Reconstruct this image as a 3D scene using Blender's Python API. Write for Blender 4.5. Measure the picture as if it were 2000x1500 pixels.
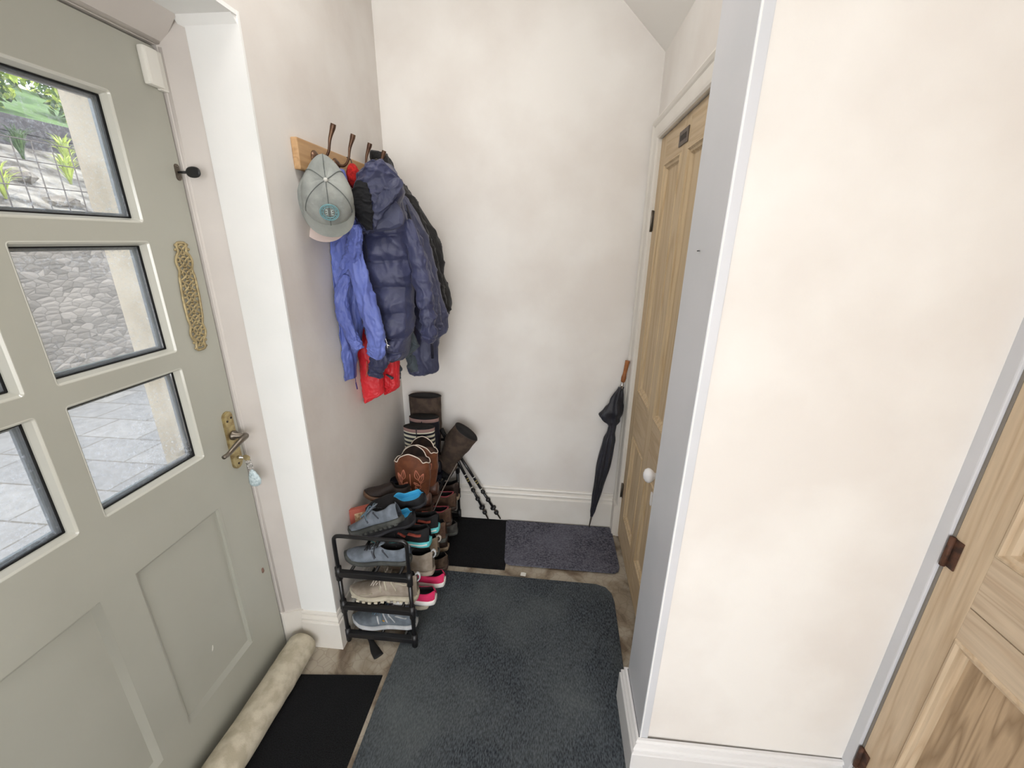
import bpy, bmesh, math, random
from math import sin, cos, pi, radians as RAD
from mathutils import Vector, Matrix, noise

for o in list(bpy.data.objects): bpy.data.objects.remove(o)
SC = bpy.context.scene
COL = SC.collection
random.seed(7)

# ------------------------------------------------------------------ camera
FPX, H = 811.12, 1.61
PITCH, YAW, ROLL = 0.33163679891768694, -0.09549363386004295, 0.011276773686755817
def _rot():
    B = Matrix(((1,0,0),(0,0,-1),(0,1,0)))
    a,b,c = PITCH,YAW,ROLL
    Rz = Matrix(((cos(b),-sin(b),0),(sin(b),cos(b),0),(0,0,1)))
    Rp = Matrix(((1,0,0),(0,cos(a),-sin(a)),(0,sin(a),cos(a))))
    Rr = Matrix(((cos(c),-sin(c),0),(sin(c),cos(c),0),(0,0,1)))
    return Rr @ Rp @ B @ Rz
CM = _rot()                       # rows: camera right, down, forward in world axes
cam_data = bpy.data.cameras.new('camera'); cam = bpy.data.objects.new('camera', cam_data)
COL.objects.link(cam); SC.camera = cam
cam_data.sensor_width = 36; cam_data.lens = FPX/2000*36; cam_data.clip_start = .02
cam.matrix_world = Matrix.Translation((0,0,H)) @ Matrix((CM[0], -CM[1], -CM[2])).transposed().to_4x4()
def at(px, py, Y):                # a measured pixel carried to the vertical plane y = Y
    d = CM.transposed() @ Vector((px-1000, py-750, FPX)); t = Y/d.y
    return Vector((0,0,H)) + d*t
def atx(px, py, X):
    d = CM.transposed() @ Vector((px-1000, py-750, FPX)); t = X/d.x
    return Vector((0,0,H)) + d*t
def atz(px, py, Z=0.0):
    d = CM.transposed() @ Vector((px-1000, py-750, FPX)); t = (Z-H)/d.z
    return Vector((0,0,H)) + d*t

# ------------------------------------------------------------------ world, sun, lights, exposure
SC.view_settings.view_transform = 'Standard'; SC.view_settings.look = 'None'
SC.view_settings.gamma = 1; SC.view_settings.exposure = -0.02; SC.view_settings.use_curve_mapping = False
W = bpy.data.worlds.new('sky'); SC.world = W; W.use_nodes = True
nt = W.node_tree; bg = nt.nodes['Background']
sky = nt.nodes.new('ShaderNodeTexSky'); sky.sky_type = 'HOSEK_WILKIE'; sky.turbidity = 4; sky.sun_direction = Vector((.35,-.35,.87)).normalized()
hs = nt.nodes.new('ShaderNodeHueSaturation'); hs.inputs['Saturation'].default_value = .32
nt.links.new(sky.outputs[0], hs.inputs['Color']); nt.links.new(hs.outputs[0], bg.inputs[0]); bg.inputs[1].default_value = 20.0
def light(kind, name, loc, energy, color, aim=None, size=None, size_y=None):
    l = bpy.data.lights.new(name, kind); l.energy = energy; l.color = color
    o = bpy.data.objects.new(name, l); COL.objects.link(o); o.location = loc
    if aim is not None: o.rotation_euler = (Vector(aim)-Vector(loc)).to_track_quat('-Z','Y').to_euler()
    if size: l.shape = 'RECTANGLE'; l.size = size; l.size_y = size_y or size
    return o
sun = light('SUN', 'sun', (3,-3,8), 4.0, (1,.96,.88), aim=(3-.35,-3+.35,8-.87)); sun.data.angle = .01
light('AREA', 'added_rear_fill', (-.15,-2.40,1.20), 29, (1,.99,.985), aim=(-.1,2,1.0), size=1.4, size_y=2.0)  # added fill light; the window it stands in is guessed
light('AREA', 'added_side_fill', (.89,-1.25,1.15), 30, (1,.99,.975), aim=(-1,-.4,.75), size=1.1, size_y=1.5)  # added fill from the right, at a made-up side window
light('AREA', 'added_overhead_fill', (-.38,1.05,2.84), 8, (1,.975,.95), aim=(-.36,1.1,0), size=.4)  # added overhead fill above the frame, no known lamp there

# ------------------------------------------------------------------ materials
def lin(c):
    return tuple(((v/255)/12.92 if v/255 <= .04045 else (((v/255)+.055)/1.055)**2.4) for v in c) + (1,)
MATS = {}
def mat(name, rgb, rough=.6, metal=0, rgb2=None, scale=8, bump=0, bscale=60, stretch=None, sheen=0, detail=5, lo=.4, hi=.6, bdist=.002, spec=None, emis=0):
    if name in MATS: return MATS[name]
    m = bpy.data.materials.new(name); m.use_nodes = True; n = m.node_tree.nodes; L = m.node_tree.links
    p = n['Principled BSDF']; p.inputs['Roughness'].default_value = rough; p.inputs['Metallic'].default_value = metal
    p.inputs['Base Color'].default_value = lin(rgb)
    if spec is not None: p.inputs['Specular IOR Level'].default_value = spec
    if sheen: p.inputs['Sheen Weight'].default_value = sheen
    tc = n.new('ShaderNodeTexCoord'); mp = n.new('ShaderNodeMapping'); L.new(tc.outputs['Object'], mp.inputs[0])
    if stretch: mp.inputs['Scale'].default_value = stretch
    if rgb2 is not None:
        nz = n.new('ShaderNodeTexNoise'); nz.inputs['Scale'].default_value = scale; nz.inputs['Detail'].default_value = detail
        L.new(mp.outputs[0], nz.inputs['Vector'])
        cr = n.new('ShaderNodeValToRGB'); cr.color_ramp.elements[0].color = lin(rgb); cr.color_ramp.elements[1].color = lin(rgb2)
        cr.color_ramp.elements[0].position = lo; cr.color_ramp.elements[1].position = hi
        L.new(nz.outputs[0], cr.inputs[0]); L.new(cr.outputs[0], p.inputs['Base Color'])
    if bump:
        b2 = n.new('ShaderNodeTexNoise'); b2.inputs['Scale'].default_value = bscale; b2.inputs['Detail'].default_value = 6
        L.new(mp.outputs[0], b2.inputs['Vector'])
        bp = n.new('ShaderNodeBump'); bp.inputs['Strength'].default_value = bump; bp.inputs['Distance'].default_value = bdist
        L.new(b2.outputs[0], bp.inputs['Height']); L.new(bp.outputs[0], p.inputs['Normal'])
    MATS[name] = m; return m
def wood(name, ca, cb, cc, axis='Z', scale=1.0):
    """pine: stretched noise warps a band pattern along the board, plus voronoi knots"""
    m = bpy.data.materials.new(name); m.use_nodes = True; n = m.node_tree.nodes; L = m.node_tree.links
    p = n['Principled BSDF']; p.inputs['Roughness'].default_value = .55
    tc = n.new('ShaderNodeTexCoord'); mp = n.new('ShaderNodeMapping'); L.new(tc.outputs['Object'], mp.inputs[0])
    sc = {'Z':(1,1,.07),'Y':(1,.07,1),'X':(.07,1,1)}[axis]; mp.inputs['Scale'].default_value = [s*scale for s in sc]
    nz = n.new('ShaderNodeTexNoise'); nz.inputs['Scale'].default_value = 9; nz.inputs['Detail'].default_value = 3; nz.inputs['Distortion'].default_value = .6
    L.new(mp.outputs[0], nz.inputs['Vector'])
    ma = n.new('ShaderNodeMath'); ma.operation = 'MULTIPLY'; ma.inputs[1].default_value = 9; L.new(nz.outputs[0], ma.inputs[0])
    fr = n.new('ShaderNodeMath'); fr.operation = 'PINGPONG'; fr.inputs[1].default_value = .5; L.new(ma.outputs[0], fr.inputs[0])
    cr = n.new('ShaderNodeValToRGB'); e = cr.color_ramp.elements
    e[0].color = lin(ca); e[1].color = lin(cb); e[0].position = .0; e[1].position = .32
    L.new(fr.outputs[0], cr.inputs[0])
    fine = n.new('ShaderNodeTexNoise'); fine.inputs['Scale'].default_value = 130; fine.inputs['Detail'].default_value = 2; L.new(mp.outputs[0], fine.inputs['Vector'])
    mx = n.new('ShaderNodeMixRGB'); mx.blend_type = 'MULTIPLY'; mx.inputs[0].default_value = .35
    L.new(cr.outputs[0], mx.inputs[1]); L.new(fine.outputs[0], mx.inputs[2])
    gm = n.new('ShaderNodeGamma'); gm.inputs[1].default_value = .85; L.new(mx.outputs[0], gm.inputs[0])
    vo = n.new('ShaderNodeTexVoronoi'); vo.inputs['Scale'].default_value = 4.2
    m2 = n.new('ShaderNodeMapping'); L.new(tc.outputs['Object'], m2.inputs[0]); m2.inputs['Scale'].default_value = {'Z':(1,1,.55),'Y':(1,.55,1),'X':(.55,1,1)}[axis]
    L.new(m2.outputs[0], vo.inputs['Vector'])
    kr = n.new('ShaderNodeValToRGB'); kr.color_ramp.elements[0].position = .03; kr.color_ramp.elements[1].position = .075
    kr.color_ramp.elements[0].color = (1,1,1,1); kr.color_ramp.elements[1].color = (0,0,0,1); L.new(vo.outputs['Distance'], kr.inputs[0])
    mk = n.new('ShaderNodeMixRGB'); L.new(kr.outputs[0], mk.inputs[0]); L.new(gm.outputs[0], mk.inputs[1]); mk.inputs[2].default_value = lin(cc)
    L.new(mk.outputs[0], p.inputs['Base Color'])
    bp = n.new('ShaderNodeBump'); bp.inputs['Strength'].default_value = .15; bp.inputs['Distance'].default_value = .001
    L.new(fine.outputs[0], bp.inputs['Height']); L.new(bp.outputs[0], p.inputs['Normal'])
    MATS[name] = m; return m

PLASTER = mat('plaster_warm', (231,228,223), .9, rgb2=(222,217,211), scale=2.4, bump=.35, bscale=9, bdist=.006)
PLASTERL = mat('plaster_left', (224,220,215), .9, rgb2=(215,209,203), scale=3, bump=.4, bscale=11, bdist=.006)
REVEAL = mat('white_reveal_plaster', (240,240,238), .85, rgb2=(236,237,235), scale=4, bump=.35, bscale=12, bdist=.005)
CEIL = mat('ceiling_paint', (240,238,233), .95)
GLOSSW = mat('off_white_gloss', (226,222,214), .35, rgb2=(221,216,207), scale=6, bump=.1, bscale=30)
FRAMEP = mat('frame_paint', (205,199,193), .45, rgb2=(200,194,188), scale=5)
STUBP = mat('stub_board_paint', (205,206,210), .4, rgb2=(200,202,206), scale=4)
SAGE = mat('sage_door_paint', (177,177,166), .40, rgb2=(173,173,162), scale=3, bump=.12, bscale=40)
BEADP = mat('sage_bead_lit', (202,202,192), .16, spec=.9)  # door paint made paler: its lit look is put into the colour
SPACER = mat('glazing_spacer', (140,147,152), .3, .3)
RUBBER = mat('black_rubber', (24,24,25), .6, spec=.3)
PINE = wood('pine_vertical', (186,156,114), (204,178,138), (96,62,36), 'Z')
PINEH = wood('pine_horizontal', (184,155,114), (202,176,138), (96,62,36), 'Y')
PINER = wood('pine_worn_vertical', (186,158,124), (206,181,148), (86,58,38), 'Z')
PINERH = wood('pine_worn_horizontal', (184,158,128), (203,180,150), (86,58,38), 'Y')
PINEDK = wood('pine_stained_panel', (140,112,80), (184,154,118), (80,52,32), 'Z', 1.6)
OAK = wood('oak_board', (176,132,84), (196,152,104), (120,80,50), 'Y')
BRASS = mat('aged_brass', (184,168,128), .45, .4, rgb2=(154,138,102), scale=60)
BRASSP = mat('worn_brass_plate', (188,172,128), .42, .75, rgb2=(150,130,92), scale=45)
BRONZE = mat('bronze_hook', (110,84,66), .38, .7, rgb2=(84,62,50), scale=30)
STEEL = mat('dull_steel', (120,112,102), .35, .85)
CHROME = mat('chrome', (205,205,205), .15, 1)
DARKM = mat('dark_bronze', (70,60,52), .45, .6)
RUST = mat('rusty_hinge', (92,60,44), .7, .3, rgb2=(60,42,34), scale=60)
WHITEP = mat('white_plastic', (232,230,222), .35)
PORC = mat('white_porcelain', (240,240,242), .12)
BLACKP = mat('black_plastic', (26,26,28), .4)
BLACKT = mat('black_tube', (22,22,24), .28, spec=.6)
FABRICT = mat('cream_herringbone', (176,167,146), .95, rgb2=(200,192,172), scale=26, bump=.5, bscale=240, bdist=.002)

# floor
def floor_mat():
    m = bpy.data.materials.new('worn_concrete'); m.use_nodes = True; n = m.node_tree.nodes; L = m.node_tree.links
    p = n['Principled BSDF']; p.inputs['Roughness'].default_value = .65
    tc = n.new('ShaderNodeTexCoord')
    a = n.new('ShaderNodeTexNoise'); a.inputs['Scale'].default_value = 7; a.inputs['Detail'].default_value = 9; a.inputs['Distortion'].default_value = .8; L.new(tc.outputs['Object'], a.inputs['Vector'])
    cr = n.new('ShaderNodeValToRGB'); e = cr.color_ramp.elements; e[0].color = lin((112,96,80)); e[0].position = .36; e[1].color = lin((172,162,146)); e[1].position = .58
    x = e.new(.48); x.color = lin((150,138,120)); L.new(a.outputs[0], cr.inputs[0])
    v = n.new('ShaderNodeTexVoronoi'); v.inputs['Scale'].default_value = 26; v.feature = 'DISTANCE_TO_EDGE'; L.new(tc.outputs['Object'], v.inputs['Vector'])
    k = n.new('ShaderNodeValToRGB'); k.color_ramp.elements[0].color = lin((120,106,90)); k.color_ramp.elements[1].position = .06; L.new(v.outputs[0], k.inputs[0])
    mx = n.new('ShaderNodeMixRGB'); mx.blend_type = 'MULTIPLY'; mx.inputs[0].default_value = .25; L.new(cr.outputs[0], mx.inputs[1]); L.new(k.outputs[0], mx.inputs[2])
    L.new(mx.outputs[0], p.inputs['Base Color'])
    bp = n.new('ShaderNodeBump'); bp.inputs['Strength'].default_value = .6; bp.inputs['Distance'].default_value = .004; L.new(a.outputs[0], bp.inputs['Height']); L.new(bp.outputs[0], p.inputs['Normal'])
    return m
FLOORM = floor_mat()
def carpet(name, ca, cb, cpatch, pscale=3, stretch=(1,1,1), fscale=420, amt=.5, ridge=0):
    m = bpy.data.materials.new(name); m.use_nodes = True; n = m.node_tree.nodes; L = m.node_tree.links
    p = n['Principled BSDF']; p.inputs['Roughness'].default_value = .97; p.inputs['Specular IOR Level'].default_value = .15
    tc = n.new('ShaderNodeTexCoord'); mp = n.new('ShaderNodeMapping'); mp.inputs['Scale'].default_value = stretch; L.new(tc.outputs['Object'], mp.inputs[0])
    f = n.new('ShaderNodeTexNoise'); f.inputs['Scale'].default_value = fscale; f.inputs['Detail'].default_value = 3; L.new(mp.outputs[0], f.inputs['Vector'])
    cr = n.new('ShaderNodeValToRGB'); cr.color_ramp.elements[0].color = lin(ca); cr.color_ramp.elements[1].color = lin(cb)
    cr.color_ramp.elements[0].position = .35; cr.color_ramp.elements[1].position = .68; L.new(f.outputs[0], cr.inputs[0])
    g = n.new('ShaderNodeTexNoise'); g.inputs['Scale'].default_value = pscale; g.inputs['Detail'].default_value = 6; L.new(tc.outputs['Object'], g.inputs['Vector'])
    k = n.new('ShaderNodeValToRGB'); k.color_ramp.elements[0].position = .42; k.color_ramp.elements[1].position = .66; L.new(g.outputs[0], k.inputs[0])
    s = n.new('ShaderNodeMath'); s.operation = 'MULTIPLY'; s.inputs[1].default_value = amt; L.new(k.outputs[0], s.inputs[0])
    mx = n.new('ShaderNodeMixRGB'); L.new(s.outputs[0], mx.inputs[0]); L.new(cr.outputs[0], mx.inputs[1]); mx.inputs[2].default_value = lin(cpatch)
    L.new(mx.outputs[0], p.inputs['Base Color'])
    bp = n.new('ShaderNodeBump'); bp.inputs['Strength'].default_value = .7; bp.inputs['Distance'].default_value = .003; L.new(f.outputs[0], bp.inputs['Height']); L.new(bp.outputs[0], p.inputs['Normal'])
    return m
MATBIG = carpet('slate_runner_pile', (42,46,51), (86,92,97), (108,114,115), 2.6, (1,.35,1), 260, .45)
MATPUR = carpet('mauve_grey_pile', (58,58,68), (110,110,120), (112,112,124), 4, (1,1,1), 120, .5)
MATBLK = carpet('black_coir', (14,14,15), (34,35,37), (30,30,32), 5, (1,1,1), 300, .3)

def glass_mat():
    m = bpy.data.materials.new('dusty_window_glass'); m.use_nodes = True; n = m.node_tree.nodes; L = m.node_tree.links
    n.remove(n['Principled BSDF']); out = n['Material Output']
    tr = n.new('ShaderNodeBsdfTransparent'); gl = n.new('ShaderNodeBsdfGlossy'); gl.inputs['Roughness'].default_value = .03
    fr = n.new('ShaderNodeFresnel'); fr.inputs[0].default_value = 1.35
    mx = n.new('ShaderNodeMixShader'); L.new(fr.outputs[0], mx.inputs[0]); L.new(tr.outputs[0], mx.inputs[1]); L.new(gl.outputs[0], mx.inputs[2])
    df = n.new('ShaderNodeBsdfTranslucent'); df.inputs[0].default_value = (.95,.97,1,1)
    tc = n.new('ShaderNodeTexCoord')
    a = n.new('ShaderNodeTexNoise'); a.inputs['Scale'].default_value = 120; a.inputs['Detail'].default_value = 8; a.inputs['Roughness'].default_value = .75; L.new(tc.outputs['Object'], a.inputs['Vector'])
    b = n.new('ShaderNodeTexNoise'); b.inputs['Scale'].default_value = 3.5; b.inputs['Detail'].default_value = 3; L.new(tc.outputs['Object'], b.inputs['Vector'])
    r = n.new('ShaderNodeValToRGB'); r.color_ramp.elements[0].position = .5; r.color_ramp.elements[1].position = .72; r.color_ramp.elements[1].color = (.55,.55,.55,1); L.new(a.outputs[0], r.inputs[0])
    r2 = n.new('ShaderNodeValToRGB'); r2.color_ramp.elements[0].position = .35; r2.color_ramp.elements[1].position = .62; L.new(b.outputs[0], r2.inputs[0])
    mu = n.new('ShaderNodeMath'); mu.operation = 'MULTIPLY'; L.new(r.outputs[0], mu.inputs[0]); L.new(r2.outputs[0], mu.inputs[1])
    ad = n.new('ShaderNodeMath'); ad.operation = 'ADD'; ad.inputs[1].default_value = .035; L.new(mu.outputs[0], ad.inputs[0])
    m2 = n.new('ShaderNodeMixShader'); L.new(ad.outputs[0], m2.inputs[0]); L.new(mx.outputs[0], m2.inputs[1]); L.new(df.outputs[0], m2.inputs[2])
    L.new(m2.outputs[0], out.inputs[0]); return m
GLASS = glass_mat()

# ------------------------------------------------------------------ mesh helpers
def NB(): return bmesh.new()
def box(bm, x0,x1,y0,y1,z0,z1, mi=0, bev=0):
    r = bmesh.ops.create_cube(bm, size=1)
    vs = r['verts']
    for v in vs:
        v.co = Vector(((x0+x1)/2+v.co.x*(x1-x0), (y0+y1)/2+v.co.y*(y1-y0), (z0+z1)/2+v.co.z*(z1-z0)))
    fs = set(f for v in vs for f in v.link_faces)
    for f in fs: f.material_index = mi
    if bev:
        es = list(set(e for v in vs for e in v.link_edges))
        rb = bmesh.ops.bevel(bm, geom=es, offset=bev, segments=2, profile=.6, affect='EDGES')
        for f in rb['faces']: f.material_index = mi
    return vs
def rings(bm, R, cap=True, close_u=True, mi=0, mfn=None):
    """R: list of rings (lists of Vector), lofted"""
    V = [[bm.verts.new(p) for p in r] for r in R]; n = len(R[0])
    for i in range(len(V)-1):
        for j in range(n if close_u else n-1):
            k = (j+1) % n
            try:
                f = bm.faces.new((V[i][j], V[i][k], V[i+1][k], V[i+1][j])); f.smooth = True
                f.material_index = mfn(i, j) if mfn else mi
            except ValueError: pass
    if cap and close_u:
        for r, rev in ((V[0], True), (V[-1], False)):
            try:
                f = bm.faces.new(r[::-1] if rev else r); f.smooth = True; f.material_index = mfn(0 if rev else len(V)-2, 0) if mfn else mi
            except ValueError: pass
    return V
def catmull(P, n):
    P = [Vector(p) for p in P]
    if len(P) == 2: return [P[0].lerp(P[1], i/n) for i in range(n+1)]
    out = []; Q = [P[0]*2-P[1]] + P + [P[-1]*2-P[-2]]; segs = len(P)-1
    for i in range(n+1):
        t = i/n*segs; k = min(int(t), segs-1); u = t-k
        a,b,c,d = Q[k:k+4]
        out.append(.5*((2*b)+(c-a)*u+(2*a-5*b+4*c-d)*u*u+(3*b-a-3*c+d)*u**3))
    return out
def lerpl(V, t):
    s = t*(len(V)-1); k = min(int(s), len(V)-2); u = s-k
    return V[k]*(1-u)+V[k+1]*u
def tube(bm, P, rad, seg=10, n=None, flat=1.0, up=(0,0,1), mi=0, cap=True, closed=False, wob=0, seed=0):
    """sweep an ellipse along P; rad number or list; flat = second axis ratio (list ok)"""
    n = n or max(1,(len(P)-1))*4
    C = catmull(P, n) if len(P) > 2 else catmull(P, n if wob else 1)
    m = len(C); R = []; upv = Vector(up).normalized()
    rl = rad if isinstance(rad, (list,tuple)) else [rad]*2
    fl = flat if isinstance(flat, (list,tuple)) else [flat]*2
    for i, c in enumerate(C):
        if closed: t = (C[(i+1)%(m-1)]-C[i-1 if i else m-2]).normalized()
        else: t = (C[min(i+1,m-1)]-C[max(i-1,0)]).normalized()
        s = t.cross(upv)
        if s.length < .05: s = t.cross(Vector((1,.3,0)))
        s.normalize(); u = s.cross(t).normalized(); r = lerpl(rl, i/(m-1)); f = lerpl(fl, i/(m-1))
        ring = []
        for j in range(seg):
            a = 2*pi*j/seg; k = r
            if wob: k = r*(1+wob*noise.noise(Vector((cos(a)*1.5+seed*7, sin(a)*1.5, i*.35))))
            ring.append(c + s*cos(a)*k + u*sin(a)*k*f)
        R.append(ring)
    rings(bm, R, cap=cap and not closed, mi=mi)
def cyl(bm, a, b, r, r2=None, seg=16, mi=0):
    tube(bm, [a,b], [r, r if r2 is None else r2], seg=seg, mi=mi)
def lathe(bm, prof, origin, axis, seg=20, mi=0):
    """prof: (radius, distance along axis)"""
    ax = Vector(axis).normalized(); s = ax.cross(Vector((0,0,1)))
    if s.length < .05: s = Vector((1,0,0))
    s.normalize(); u = s.cross(ax); o = Vector(origin)
    rings(bm, [[o+ax*d+(s*cos(2*pi*j/seg)+u*sin(2*pi*j/seg))*max(r,1e-4) for j in range(seg)] for r,d in prof], mi=mi)
def prism(bm, pts, ext, mi=0, bev=0):
    """closed polygon extruded by vector ext"""
    ext = Vector(ext); A = [bm.verts.new(Vector(p)) for p in pts]; B = [bm.verts.new(Vector(p)+ext) for p in pts]; n = len(pts)
    fs = [bm.faces.new(A[::-1]), bm.faces.new(B)] + [bm.faces.new((A[i],A[(i+1)%n],B[(i+1)%n],B[i])) for i in range(n)]
    for f in fs: f.material_index = mi
    if bev:
        es = [e for e in fs[1].edges]
        r = bmesh.ops.bevel(bm, geom=es, offset=bev, segments=2, affect='EDGES')
        for f in r['faces']: f.material_index = mi
def obj(name, bm, mats, parent=None, smooth=None, sub=0, loc=None):
    me = bpy.data.meshes.new(name); bmesh.ops.recalc_face_normals(bm, faces=bm.faces)
    if smooth is not None:
        for f in bm.faces: f.smooth = smooth
    bm.to_mesh(me); bm.free()
    for m in (mats if isinstance(mats,(list,tuple)) else [mats]): me.materials.append(m)
    o = bpy.data.objects.new(name, me); COL.objects.link(o)
    if loc: o.location = loc
    if parent: o.parent = parent
    if sub:
        s = o.modifiers.new('sub','SUBSURF'); s.levels = s.render_levels = sub
    return o
def thing(name, label, cat, loc=(0,0,0), rot=(0,0,0), group=None):
    o = bpy.data.objects.new(name, None); COL.objects.link(o); o.location = loc; o.rotation_euler = rot; o.empty_display_size = .05
    return tag(o, label, cat, group)
def tag(o, label, cat, group=None, kind=None):
    if label: o['label'] = label
    if cat: o['category'] = cat
    if group: o['group'] = group
    if kind: o['kind'] = kind
    return o
def struct(name, bm, m, label=None, cat=None, **k):
    o = obj(name, bm, m, **k); o['kind'] = 'structure'
    if label: o['label'] = label
    o['category'] = cat or name.split('_')[0]
    return o
def local(parent_loc): # points given in world, parent empty at loc -> mesh in local coordinates
    v = Vector(parent_loc); return lambda p: Vector(p)-v
def shift(bm, v):
    bmesh.ops.translate(bm, verts=bm.verts, vec=-Vector(v))
    return bm
#@@STRUCTURE
# ------------------------------------------------------------------ structure
XL, XO, YB, XE, YN, YR, ZC = -.823, -1.365, 2.127, .91, .895, -2.5, 2.9
DX, DY0, DY1, DZ = -1.042, .20, 1.182, 2.068          # front door face and extents
bm = NB(); box(bm, XO, 1.6, YR-.2, YB+.25, -.12, 0); struct('floor', bm, FLOORM, 'worn mottled concrete floor of the hallway, tan and grey')
bm = NB(); box(bm, XL-.02, 1.6, YB, YB+.2, 0, ZC); struct('wall_back', bm, PLASTER, 'white plastered back wall behind boots and umbrella', 'wall')
# left wall, thick stone with a splayed doorway
bm = NB()
box(bm, XO, XL, 1.22, YB+.2, 0, ZC)
box(bm, XO, XL, YR, .16, 0, ZC)
box(bm, XO, XL, .16, 1.22, 2.145, ZC)
struct('wall_left', bm, PLASTERL, 'left wall with coat rail, plastered off-white', 'wall')
# white reveal skin (own lining, rounded top corner)
bm = NB()
box(bm, -.969, XL+.002, 1.214, 1.222, 0, 2.15)
prism(bm, [(-.985,1.2215,2.115),(-.985,1.2215,2.149),(-.985,1.185,2.149)], (.160,0,0))
box(bm, -.985, XL+.0013, .165, 1.2215, 2.139, 2.1495)
box(bm, -.985, XL+.002, .158, .166, 0, 2.15)
struct('trim_1', bm, REVEAL, 'bright white plastered reveal of the front doorway', 'reveal')
# door frame : splayed post, head and stop
bm = NB()
prism(bm, [(-1.10,1.187,0),(-1.036,1.187,0),(-1.030,1.191,0),(-.967,1.2185,0),(-.967,1.24,0),(-1.10,1.24,0)], (0,0,2.15))
prism(bm, [(-1.10,DY0,2.073),(-1.036,DY0,2.073),(-1.030,DY0,2.078),(-.972,DY0,2.141),(-.972,DY0,2.16),(-1.10,DY0,2.16)], (0,1.0,0))
prism(bm, [(-1.10,.195,0),(-1.036,.195,0),(-.967,.165,0),(-.967,.14,0),(-1.10,.14,0)], (0,0,2.15))
tube(bm, [(-1.034,1.196,.18),(-1.034,1.196,2.07)], .008, seg=8)
tube(bm, [(-1.034,DY0,2.082),(-1.034,1.19,2.082)], .008, seg=8)
struct('trim_2', bm, FRAMEP, 'pinkish grey painted frame around the front door', 'door frame')
# plinth at the foot of the frame post
bm = NB()
prism(bm, [(-1.036,1.181,0),(-1.028,1.181,0),(-.960,1.2115,0),(-.967,1.222,0),(-1.05,1.19,0)], (0,0,.182))
struct('trim_3', bm, GLOSSW, 'small painted plinth block at the foot of the door frame', 'plinth block')
# outside porch jambs, lintel, sill
STONEC = mat('cream_render', (226,214,192), .9, rgb2=(206,192,168), scale=7, bump=.5, bscale=30)
bm = NB(); box(bm, XO-.002, -1.10, 1.20, 1.23, -.1, 2.2); box(bm, XO-.002, -1.10, .13, .165, -.1, 2.2); box(bm, XO-.002, -1.10, .13, 1.23, 2.15, 2.2)
struct('trim_4', bm, STONEC, 'cream rendered outer jamb seen through the front door glass', 'door jamb')

# right side : wall with pine closet door, sloped ceiling
XR = .42
bm = NB()
box(bm, XR, XR+.15, 2.045, YB+.2, 0, ZC)
box(bm, XR, XR+.15, 1.0, 2.045, 2.035, ZC)
box(bm, XR+.02, XR+.15, 1.0, 1.27, 0, 2.035)
box(bm, XR+.08, XR+.15, 1.27, 2.045, 0, 2.035)
struct('wall_right', bm, PLASTER, 'right wall around and above the pine cupboard door', 'wall')
bm = NB()
prism(bm, [(XR+.02,.935,2.338),(XR+.02,.935,3.1),(-.36,.935,3.1)], (0,YB-.935+.01,0))
struct('ceiling_slope', bm, CEIL, 'sloping underside of the stairs above the cupboard door', 'ceiling')
bm = NB(); box(bm, XO, 1.6, YR-.2, YB+.25, ZC, ZC+.15); struct('ceiling', bm, CEIL, 'plain off-white ceiling')
# stub wall with painted board end and near wall facing the camera
bm = NB()
prism(bm, [(.335,YN,0),(XE+.3,YN,0),(XE+.3,1.095,0),(.335,1.095,0)], (0,0,ZC))
struct('wall_near', bm, PLASTER, 'broad plastered wall right of the grey painted board', 'wall')
bm = NB()
box(bm, .320, .345, .888, 1.100, 0, ZC, bev=.002); box(bm, .330, .55, 1.085, 1.099, 0, ZC)
struct('trim_5', bm, STUBP, 'smooth blue-grey painted board on the wall end beside the pine door', 'board')
bm = NB()
rr = []
for k in range(60):
    z = k/59*ZC; w = noise.noise(Vector((0,3.1,z*9)))*.0016+noise.noise(Vector((5,3.1,z*30)))*.0009
    rr.append([Vector(p) for p in ((.321,.896,z),(.3212,.888,z),(.3225,.885,z),(.328,.8915,z),(.342+w,.8925,z),(.343+w,.896,z),(.335,.900,z))])
rings(bm, rr)
struct('trim_6', bm, REVEAL, 'narrow white filled corner strip between board and plaster wall', 'corner strip')
# east wall (right) holding the right-hand pine door
bm = NB()
box(bm, XE, XE+.25, YR, -1.85, 0, ZC); box(bm, XE, XE+.25, -.65, .03, 0, ZC); box(bm, XE, XE+.25, -1.85, -.65, 0, .45); box(bm, XE, XE+.25, -1.85, -.65, 2.05, ZC); box(bm, XE, XE+.25, .03, YN+.02, 2.03, ZC); box(bm, XE+.06, XE+.25, .03, YN+.02, 0, 2.03)
struct('wall_east', bm, PLASTER, 'wall holding the right-hand pine door', 'wall')
bm = NB(); box(bm, XE-.004, XE+.06, .866, YN+.004, 0, 2.06, bev=.003); box(bm, XE-.004, XE+.06, .03, .866, 2.0, 2.06, bev=.003)
box(bm, XE-.004, XE+.06, -.02, .03, 0, 2.06, bev=.003)
struct('trim_7', bm, STUBP, 'pale painted frame strip of the right-hand pine door', 'door frame')
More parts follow.
